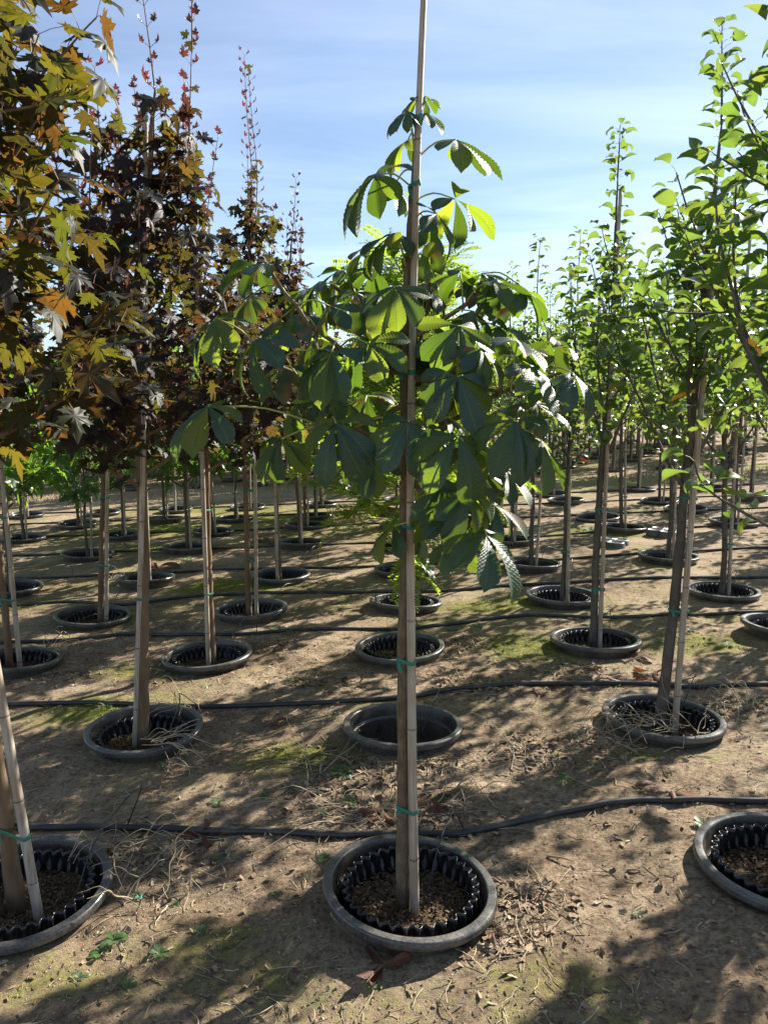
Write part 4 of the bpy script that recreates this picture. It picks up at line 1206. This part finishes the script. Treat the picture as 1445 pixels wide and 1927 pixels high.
# beyond the sandy gap
FARY = np.arange(17.2, 29.5, 1.27)
body, rim = POT_LO
for Y in FARY:
    for X in np.arange(-.57 * Y, .60 * Y, 1.32):
        x, y = X + rgt.uniform(-.08, .08), Y + rgt.uniform(-.08, .08)
        if rgt.uniform() < .10: continue
        z = float(gz(x))
        u = x / Y
        fam = rgt.choice(['pear', 'sweetgum', 'maple', 'locust'], p=[.7, .1, .0, .2] if u > .1 else ([.15, .3, .1, .45] if u > -.2 else [.1, .6, .25, .05]))
        tl = (rgt.uniform(-.03, .03), rgt.uniform(-.04, .04))
        plant(PROTOS[fam][rgt.integers(len(PROTOS[fam]))], (x, y, z), rgt.uniform(0, 6.28), rgt.uniform(1.05, 1.35), tl,
              {'pear': "far-off pear tree beyond the sandy gap", 'sweetgum': "far-off sweetgum tree beyond the sandy gap", 'maple': "far-off purple maple beyond the sandy gap",
               'locust': "far-off honey locust beyond the sandy gap"}[fam], "trees beyond the sandy gap: " + fam)
        plant(STAKES[rgt.integers(4)], (x, y, z), rgt.uniform(-.9, .7), 1.0, tl, "far-off bamboo stake beyond the sandy gap", "stakes beyond the sandy gap")
        s = empty("socket_pot", (x, y, z), "far-off socket pot beyond the sandy gap", "pot", "pots beyond the sandy gap")
        link("wall", body, s); link("rim", rim, s)
# rows too far away to tell apart
leaves_far = {'pear_leaf': [], 'sweetgum_leaf': []}; tb = MB()
for Y in np.arange(30.5, 62, 1.9):
    for X in np.arange(-.58 * Y, .62 * Y, 1.9):
        x, y = X + rgt.uniform(-.4, .4), Y + rgt.uniform(-.4, .4); z = float(gz(x))
        H = rgt.uniform(2.6, 3.8); tb.tube([(x, y, z), (x + rgt.uniform(-.1, .1), y, z + H * .8)], [.03, .012], 4, cap=False)
        kd = 'pear_leaf' if (x / y > .02) != (rgt.uniform() < .2) else 'sweetgum_leaf'
        for _ in range(48):
            p = np.array([x, y, z + H * .62]) + rgt.normal(size=3) * [.36, .36, H * .19]
            leaves_far[kd].append((int(rgt.integers(3)), frame(rgt.normal(size=3) + [0, 0, -.3], rgt.normal(size=3) + [0, 0, 1]), rgt.uniform(.22, .34), p))
fr = empty("far_tree_rows", (0, 0, 0), "mass of far nursery trees along the horizon", "trees"); tag(fr, kind="stuff")
for kd, lv in leaves_far.items(): tag(link("foliage", crown_mesh("foliage", kd, lv, 5), fr), kind="stuff")
tag(tb.obj("trunks", M['bark_pear'], fr), kind="stuff")

# ------------------------------------------------------------------ drip lines
LINES = {0: [(-220, 1556), (-60, 1560), (60, 1562), (250, 1560), (400, 1566), (600, 1573), (800, 1573), (900, 1567), (1000, 1545), (1100, 1526), (1200, 1515), (1300, 1514), (1445, 1517), (1620, 1512)],
         1: [(-120, 1330), (0, 1332), (160, 1331), (400, 1336), (560, 1331), (700, 1326), (780, 1318), (870, 1305), (1000, 1296), (1200, 1294), (1330, 1291), (1445, 1287), (1560, 1284)],
         2: [(-100, 1228), (30, 1214), (130, 1206), (220, 1195), (310, 1197), (430, 1196), (560, 1190), (740, 1187), (830, 1180), (920, 1168), (1010, 1162), (1110, 1165), (1190, 1166), (1260, 1160), (1350, 1158), (1445, 1156), (1540, 1152)],
         3: [(-80, 1140), (60, 1140), (140, 1138), (230, 1140), (350, 1126), (470, 1118), (600, 1117), (700, 1117), (830, 1114), (930, 1105), (1100, 1098), (1270, 1091), (1445, 1085), (1540, 1082)]}
def tube_line(pts, r, n): 
    P_ = spline(pts, n); b = MB(); b.tube(P_, r, 10, cap=True); return b
rgl = np.random.default_rng(8)
ORD = ["chestnut's row", "empty pot's row", "green-scrap pot's row", "reddish-trunked maple's row"]
for r in range(9):
    Yr = ROWY[r]
    if r in LINES:
        pts = np.array([on_ground(u, v) for u, v in LINES[r]])
    else:
        xs_ = np.arange(-.62 * Yr - 1, .62 * Yr + 1, .7)
        pts = np.stack([xs_, Yr + .42 + .05 * np.sin(xs_ * .9 + r) + rgl.normal(size=len(xs_)) * .02 + .03 * np.clip(xs_, 0, 9), np.zeros(len(xs_))], -1)
    pts = spline(pts, 160)
    for k in range(len(pts)):
        pts[k, 2] = gh(pts[k, 0], pts[k, 1]) + .012
    pts[:, 2] = np.convolve(np.pad(pts[:, 2], 4, 'edge'), np.ones(9) / 9, 'valid')
    root = empty("drip_line", pts[80], ("black drip hose lying behind the pots of the " + ORD[r]) if r < 4 else "black drip hose behind the pots of the %s row from the chestnut's row" % NTH[r],
                 "hose", None if r < 4 else "drip hoses further back")
    b = MB(); b.tube(pts - pts[80], .0135, 12); b.obj("hose", M['hose'], root)
    if r < 6:
        for (c, rr), (x, y) in SPOTS.items():
            if rr != r or abs(x) > .5 * y + .5: continue
            k = np.argmin(np.abs(pts[:, 0] - (x + rgl.uniform(.1, .42))))
            a = pts[k] + [0, 0, .010]; z0 = float(gz(x))
            e = np.array([x + rgl.uniform(.05, .15), y + rgl.uniform(.0, .12), z0 - .03])
            m1 = a * .7 + e * .3 + [rgl.uniform(-.05, .15), .03, rgl.uniform(.08, .26)]
            m2 = a * .3 + e * .7 + [rgl.uniform(-.02, .1), 0, rgl.uniform(.10, .22)]
            b = MB(); b.tube(spline(np.array([a, m1, m2, e]) - pts[80], 22), .0030, 6); b.obj("emitter_tube", M['hose'], root)

# ------------------------------------------------------------------ litter, weeds and scraps on the soil
rgs = np.random.default_rng(55)
def spot(x, y): return np.array([x, y, float(gh(x, y))])
b = MB()
ico = np.array([[0, 0, 1], [.9, 0, .3], [.28, .85, .3], [-.72, .53, .3], [-.72, -.53, .3], [.28, -.85, .3], [0, 0, -.4]])
icoq = [[0, 1, 2, 2], [0, 2, 3, 3], [0, 3, 4, 4], [0, 4, 5, 5], [0, 5, 1, 1]]
def scatter(n, fn, xr=.62, y0=1.35, y1=6.0, pw=1.6):
    k = 0
    while k < n:
        y = y0 + (y1 - y0) * rgs.uniform() ** pw; x = rgs.uniform(-1, 1) * (xr * y + .1)
        if not clear_of_pots(x, y, .305): continue
        fn(x, y); k += 1
Vc, Tc, rc, nc = [], [], [], 0
def clod(x, y):
    global nc
    if rgs.uniform() > .35 + .65 * (vnoise(x * 1.3, y * 1.3, 11) + .3): return
    s = rgs.uniform(.0015, .005) * (1.7 if rgs.uniform() < .06 else 1)
    V = ico * s * rgs.uniform(.6, 1.3, 3) * rgs.uniform(.8, 1.2, (7, 1))
    a = rgs.uniform(0, 6.3); ca, sa = math.cos(a), math.sin(a)
    V = V @ np.array([[ca, sa, 0], [-sa, ca, 0], [0, 0, 1]]) + spot(x, y)
    Vc.append(V); Tc.append(np.array([[0, 1, 2], [0, 2, 3], [0, 3, 4], [0, 4, 5], [0, 5, 1], [1, 6, 2], [2, 6, 3], [3, 6, 4], [4, 6, 5], [5, 6, 1]]) + nc); nc += 7
    rc.append(np.full(7, rgs.uniform()))
scatter(15000, clod, y1=5.5)
tag(link("soil_clods", fast_mesh("soil_clods", np.concatenate(Vc), np.concatenate(Tc), M['clod'], rnd=np.concatenate(rc), smooth=False)), "loose crumbs of brown soil over the ground", "soil", kind="stuff")
b = MB()
heaps = [(on_ground(u, v), s) for u, v, s in [(280, 1610, .22), (640, 1500, .28), (800, 1545, .2), (690, 1440, .2), (1010, 1410, .25), (1190, 1400, .2), (330, 1265, .2), (120, 1270, .2), (900, 1300, .2),
                                             (980, 1690, .15), (950, 1760, .12), (820, 1230, .2), (500, 1220, .2), (880, 1210, .15), (1380, 1330, .2), (600, 1290, .2), (1080, 1260, .25), (780, 1440, .22)]]
def flake(x, y, big=1.0):
    l = rgs.uniform(.006, .020) * big; w = l * rgs.uniform(.25, .6)
    R_ = frame(rgs.normal(size=3) * [1, 1, .3], np.array([0, 0, 1]) + rgs.normal(size=3) * .45)
    g = np.array([[[-w, -l, 0], [0, -l, .25 * w], [w, -l * .8, 0]], [[-w * 1.1, 0, .3 * w], [0, 0, -.1 * w], [w, 0, .4 * w]], [[-w * .5, l, 0], [0, l * 1.1, .3 * w], [w * .6, l * .8, .1 * w]]])
    b.grid(g @ R_.T + spot(x, y) + [0, 0, .004], rgs.uniform())
for p, s in heaps:
    for _ in range(190):
        x, y = p[0] + rgs.normal() * s * .6, p[1] + rgs.normal() * s * .4
        if clear_of_pots(x, y, .30): flake(x, y)
scatter(3200, lambda x, y: flake(x, y, .75), y1=7.5)
tag(b.obj("leaf_litter", M['litter']), "grey and brown shredded leaf litter scattered on the soil", "litter", kind="stuff")
b = MB()
def bit(x, y, lmax=.09):
    l = rgs.uniform(.02, lmax); a = rgs.uniform(0, 6.3)
    p0 = spot(x, y) + [0, 0, .004]; d = np.array([math.cos(a), math.sin(a), rgs.uniform(-.02, .12)])
    b.tube(spline([p0, p0 + d * l * .5 + rgs.normal(size=3) * [.006, .006, .003], p0 + d * l + [0, 0, -.3 * d[2] * l]], 5), rgs.uniform(.0009, .0018), 3, cap=False, r=rgs.uniform())
for p, s in heaps:
    for _ in range(60):
        x, y = p[0] + rgs.normal() * s * .8, p[1] + rgs.normal() * s * .5
        if clear_of_pots(x, y, .30): bit(x, y, .14)
scatter(2200, bit, y1=7)
tag(b.obj("straw_bits", M['straw']), "short dry straw bits strewn on the soil", "straw", kind="stuff")
# low moss and grass blades where the moss is
b_v, b_t, b_r, bn = [], [], [], 0
mi = RegularMoss = None
for _ in range(26000):
    y = 1.4 + 13 * rgs.uniform() ** 1.5; x = rgs.uniform(-1, 1) * .6 * y
    a = np.clip(np.searchsorted(xs, x), 0, len(xs) - 1); c_ = np.clip(np.searchsorted(ys, y), 0, len(ys) - 1)
    if mossv[c_, a] < rgs.uniform(.35, .75) or not clear_of_pots(x, y, .31): continue
    h = rgs.uniform(.008, .024); w = .0022; t = rgs.uniform(0, 6.3)
    p0 = spot(x, y); dx = np.array([math.cos(t), math.sin(t), 0])
    b_v.append(np.array([p0 - dx * w, p0 + dx * w, p0 + np.array([rgs.normal() * .4, rgs.normal() * .4, 1]) * h])); b_t.append([bn, bn + 1, bn + 2]); bn += 3; b_r.append(np.full(3, rgs.uniform()))
tag(link("moss_blades", fast_mesh("moss_blades", np.concatenate(b_v), np.array(b_t), M['weed'], rnd=np.concatenate(b_r))), "short green moss and grass blades in the damp patches", "moss", kind="stuff")
# dry grass on the sandy gap
b_v, b_t, b_r, bn = [], [], [], 0
for _ in range(9000):
    y = rgs.normal(15.7, .55); x = rgs.uniform(-1, 1) * .6 * y; p0 = np.array([x, y, float(gz(x))])
    if vnoise(x * .6, y * .9, 61) < rgs.uniform(-.5, .5): continue
    h = rgs.uniform(.03, .16); w = .005; t = rgs.uniform(0, 6.3); dx = np.array([math.cos(t), math.sin(t), 0])
    b_v.append(np.array([p0 - dx * w, p0 + dx * w, p0 + np.array([rgs.normal() * .5, rgs.normal() * .5, 1]) * h])); b_t.append([bn, bn + 1, bn + 2]); bn += 3; b_r.append(np.full(3, rgs.uniform()))
tag(link("dry_grass", fast_mesh("dry_grass", np.concatenate(b_v), np.array(b_t), M['straw'], rnd=np.concatenate(b_r))), "dry straw-coloured grass along the sandy gap", "grass", kind="stuff")

# tangles of dry stems
def dry_weed(px, py, n, L_, hgt, label, dirs=None, spread=.06, mat='straw'):
    p = on_ground(px, py); o = spot(p[0], p[1])
    b = MB()
    for _ in range(n):
        a = rgs.uniform(0, 6.3) if dirs is None else rad(rgs.normal(dirs[0], dirs[1]))
        l = L_ * rgs.uniform(.4, 1.15); s = rgs.normal(size=2) * spread
        q = [np.array([s[0], s[1], .004])]; d = np.array([math.cos(a), math.sin(a), rgs.uniform(.15, 1.0) * hgt])
        for k in range(6):
            d = unit(d + rgs.normal(size=3) * .28 + [0, 0, -.16 * k * hgt]); nx = q[-1] + d * l / 6
            floor_ = float(gh(o[0] + nx[0], o[1] + nx[1])) - o[2] + .003
            nx[2] = max(nx[2], floor_ if clear_of_pots(o[0] + nx[0], o[1] + nx[1], .30) else RIMH + .006); q.append(nx)
        q[0][2] = max(q[0][2], 0.0 if clear_of_pots(o[0] + s[0], o[1] + s[1], .3) else RIMH + .004)
        b.tube(spline(q, 13), np.linspace(rgs.uniform(.0018, .0032), .0011, 13), 4, cap=False, r=rgs.uniform(0, .8))
    tag(b.obj("dry_weed", M[mat], None, o), label, "dry weed")
dry_weed(235, 1600, 26, .34, .9, "pale curling dry stems spilling right from the left-leaning maple's pot", (0, 70), .10)
dry_weed(275, 1680, 16, .26, .4, "flattened dry stems on litter beside the left-leaning maple's pot", None, .08)
dry_weed(300, 1420, 18, .40, .5, "long dry stems lying in front of the tall maple's pot", (10, 40), .05)
dry_weed(350, 1350, 14, .30, .9, "dry stems arching over the tall maple's pot rim", (200, 60), .05)
dry_weed(1175, 1385, 34, .32, .8, "dense tangle of grey dry stems at the near side of the weed-ringed pot", (180, 70), .09)
dry_weed(1385, 1330, 26, .32, 1.5, "upright dry weed stems standing right of the weed-ringed pot", (90, 90), .08)
dry_weed(1300, 1400, 18, .28, .6, "dry stems leaning over the rim of the weed-ringed pot", (150, 80), .08)
dry_weed(1000, 1425, 26, .30, .25, "flat mat of grey dry stems left of the weed-ringed pot", None, .12)
dry_weed(640, 1530, 18, .40, .3, "straw stems lying across the hose left of the chestnut trunk", (215, 30), .08)
dry_weed(600, 1440, 14, .35, .3, "thin straw stems on the litter near the empty pot", (160, 50), .08)
dry_weed(860, 1500, 16, .30, .6, "thin curly dry stems right of the chestnut trunk", (20, 60), .08)
dry_weed(110, 1215, 14, .32, 1.4, "dry brown stems standing behind the dry-edged pot", (60, 70), .06)
dry_weed(225, 1095, 16, .32, 1.0, "dry stems over a pot two rows behind the tall maple", (120, 70), .06)
dry_weed(860, 1285, 10, .34, .8, "dead branched weed standing behind the empty pot's hose", (100, 40), .04, 'twig')
# small green weeds
wv = []
for k in range(4):
    b = MB(); rgw = np.random.default_rng(k + 900)
    for q in range(rgw.integers(6, 11)):
        V0, Q0, _ = blade(k * 20 + q, 6, 1, ([0, .3, .6, .85, 1], [.12, .35, 1, .8, 0]), .28, rgw.uniform(.3, 1.2), .3)
        a = q * 2.4; d = np.array([math.cos(a), math.sin(a), rgw.uniform(.3, 1.1)])
        b.add((V0 * rgw.uniform(.6, 1.1)) @ frame(d, [0, 0, 1.0]).T, Q0, rgw.uniform())
    wv.append(b.mesh("weed", M['weed']))
WEED = [(655, 1510, .06), (640, 1450, .06), (700, 1420, .05), (725, 1415, .045), (1060, 1475, .055), (1325, 1562, .05), (640, 1755, .045), (410, 1512, .04), (300, 1595, .03), (300, 1795, .035), (215, 1770, .05),
        (190, 1790, .04), (375, 1755, .035), (300, 1440, .03), (415, 1610, .03), (135, 1590, .03), (520, 1685, .03), (500, 1500, .03), (890, 1570, .03), (610, 1620, .03), (830, 1500, .04), (1230, 1385, .04), (1395, 1335, .05),
        (200, 1335, .05), (130, 1355, .05), (385, 1250, .04), (900, 1180, .06), (850, 1185, .05), (1255, 1210, .06), (1300, 1190, .05), (520, 1185, .08), (545, 1195, .06), (440, 1245, .04), (585, 1115, .06), (1370, 1215, .05),
        (60, 1760, .03), (150, 1840, .035), (240, 1850, .03), (700, 1850, .03), (1200, 1715, .02), (330, 1700, .025), (1110, 1000, .1), (250, 1060, .1), (360, 1055, .1), (1420, 1320, .06), (95, 1330, .05)]
for k, (u, v, s) in enumerate(WEED):
    p = on_ground(u, v)
    if not clear_of_pots(p[0], p[1], .28): continue
    o = link("weed", wv[k % 4], None, spot(p[0], p[1])); o.rotation_euler = (0, 0, rgs.uniform(0, 6)); o.scale = (s, s, s * .9)
    tag(o, "small green weed seedling rooted in the open soil", "weed", "weed seedlings on the soil")
# fallen chestnut leaves
def fallen(px, py, s, n, label, name="fallen_leaf"):
    p = on_ground(px, py); o = spot(p[0], p[1]); root = empty(name, o, label, "leaf")
    a0 = rgs.uniform(0, 6)
    for k in range(n):
        a = a0 + k * 2 * math.pi / max(n, 4) * .8 + rgs.uniform(-.3, .3)
        V0, Q0, uv = chestnut_leaflet(200 + int(rgs.integers(40)))
        T_, X_ = uv[:, 1], V0[:, 0]; kk = rgs.uniform(5, 9.5) * (1 + .5 * (T_ - .5) * rgs.uniform(-1, 1)); an = X_ * kk
        V = np.stack([np.sin(an) / kk + .10 * rgs.uniform(-1, 1) * T_ ** 2, T_ * .95, (1 - np.cos(an)) / kk * rgs.choice([-1, 1], p=[.35, .65]) + rgs.uniform(-.16, .20) * np.sin(T_ * 3.0) + .004 * np.sin(T_ * 60)], -1)
        d = np.array([math.cos(a), math.sin(a), rgs.uniform(-.04, .12)])
        V = (V * s * rgs.uniform(.8, 1.1)) @ frame(d, np.array([0, 0, 1.0]) + rgs.normal(size=3) * .35).T
        V[:, 2] -= V[:, 2].min() - .001
        link("leaflet", fast_mesh("leaflet", V, Q0, M['dead_leaf'], uv=uv, rnd=np.zeros(len(V))), root)
    b = MB(); d = np.array([math.cos(a0 + 3.6), math.sin(a0 + 3.6), .1]); b.tube(spline([[0, 0, .012], d * s * .5 + [0, 0, .01], d * s + [0, 0, .004]], 6), .0018, 4); b.obj("stalk", M['twig'], root)
for u, v, s, n, lab in [(722, 1822, .10, 5, "crumpled brown chestnut leaf lying in front of the chestnut's pot"), (930, 1755, .10, 2, "curled reddish leaf against the right side of the chestnut's pot"),
                        (880, 1785, .07, 2, "small curled brown leaf just right of the crumpled one before the chestnut's pot"), (815, 1505, .13, 4, "dark red curled leaf behind the chestnut's stake"),
                        (722, 1530, .10, 3, "brown curled leaf left of the chestnut trunk, behind the hose"), (380, 1575, .12, 4, "orange-brown crumpled leaf lying on the hose near the straw-strewn pot"),
                        (1192, 1484, .11, 2, "glossy dark red curled leaf above the bend of the near hose"), (1262, 1497, .11, 3, "dark curled leaf touching the near hose"),
                        (1135, 1280, .15, 4, "purple-brown curled leaf cluster left of the weed-ringed pot's hose"), (1225, 1278, .14, 4, "dry curled leaf behind the leaning pear's stake foot"),
                        (1195, 1238, .15, 4, "pinkish dry curled leaf before the slender pear's pot"), (515, 1360, .11, 3, "rusty curled leaf on the soil right of the tall maple's pot"),
                        (1015, 1318, .10, 2, "small dark curled leaf right of the empty pot"), (500, 1020, .3, 5, "rusty heap of dead leaves by the small maple's pot"), (300, 1075, .3, 6, "rusty dead leaves heaped in the straw-topped pot")]:
    fallen(u, v, s, n, lab)
# scraps of green tape
for u, v, s, lab in [(642, 1467, .05, "long scrap of green tape on the litter before the empty pot"), (720, 1301, .035, "green tape scrap behind the empty pot"), (626, 1349, .04, "green tape scrap touching the empty pot's left side"),
                     (378, 1300, .04, "green tape scrap behind the tall maple's pot"), (602, 1533, .02, "tiny green tape scrap left of the chestnut trunk"), (252, 1690, .03, "green tape scrap in the litter by the left-leaning maple's pot"),
                     (300, 1265, .04, "faded green tape scrap in front of the green-scrap pot"), (1015, 1205, .05, "green tape strip on the moss by the slender pear's pot")]:
    p = on_ground(u, v); o = spot(p[0], p[1]); b = MB(); t = np.linspace(0, 1, 9); a = rgs.uniform(-.5, .5)
    c = np.stack([np.cos(a) * t * s, np.sin(a) * t * s, .004 + .008 * np.abs(np.sin(t * 6))], -1); w = np.stack([.004 * np.sin(t * 4), .007 + 0 * t, .006 * np.cos(t * 7)], -1)
    b.grid(np.stack([c - w, c, c + w], 1)); tag(b.obj("tape_scrap", M['tape'], None, o), lab, "tape scrap")
# twigs
for u, v, l, a, lab in [(90, 1530, .10, 80, "short broken twig standing in the soil behind the left-leaning maple's pot"), (400, 1605, .13, 20, "reddish twig lying beside the crumpled leaf near the hose"), (1030, 1610, .09, -25, "pale twig lying on soil left of the weed-edged pot"),
                        (1360, 1665, .11, 12, "thin pale twig lying before the weed-edged pot"), (1180, 1635, .05, -10, "short dark twig on the sunlit soil"), (575, 1435, .14, 55, "orange-brown stick leaning on litter near the empty pot")]:
    p = on_ground(u, v); o = spot(p[0], p[1]); b = MB(); d = np.array([math.cos(rad(a)), math.sin(rad(a)), .12])
    b.tube(spline([[0, 0, .004], d * l * .5 + [.004, 0, .006], d * l], 8), np.linspace(.004, .002, 8), 6); tag(b.obj("twig", M['twig'], None, o), lab, "twig")
# upturned black pot feet stacked on the soil between the far pears
for u, v, lab in [(1152, 1030, "cluster of upturned small black pots behind the slender pear's stake"), (1250, 1006, "cluster of upturned small black pots further back between pears")]:
    p = on_ground(u, v); o = spot(p[0], p[1]); root = empty("nested_pot_cluster", o, lab, "pots")
    for dx, dy in ((-.10, .02), (.09, .05), (.0, -.11), (.0, .16)):
        b = MB(); b.lathe([(.105, 0), (.098, .06), (.092, .066), (.084, .066), (.080, .060), (.001, .060)], 20); b.obj("small_pot", M['rim'], root, (dx, dy, 0))
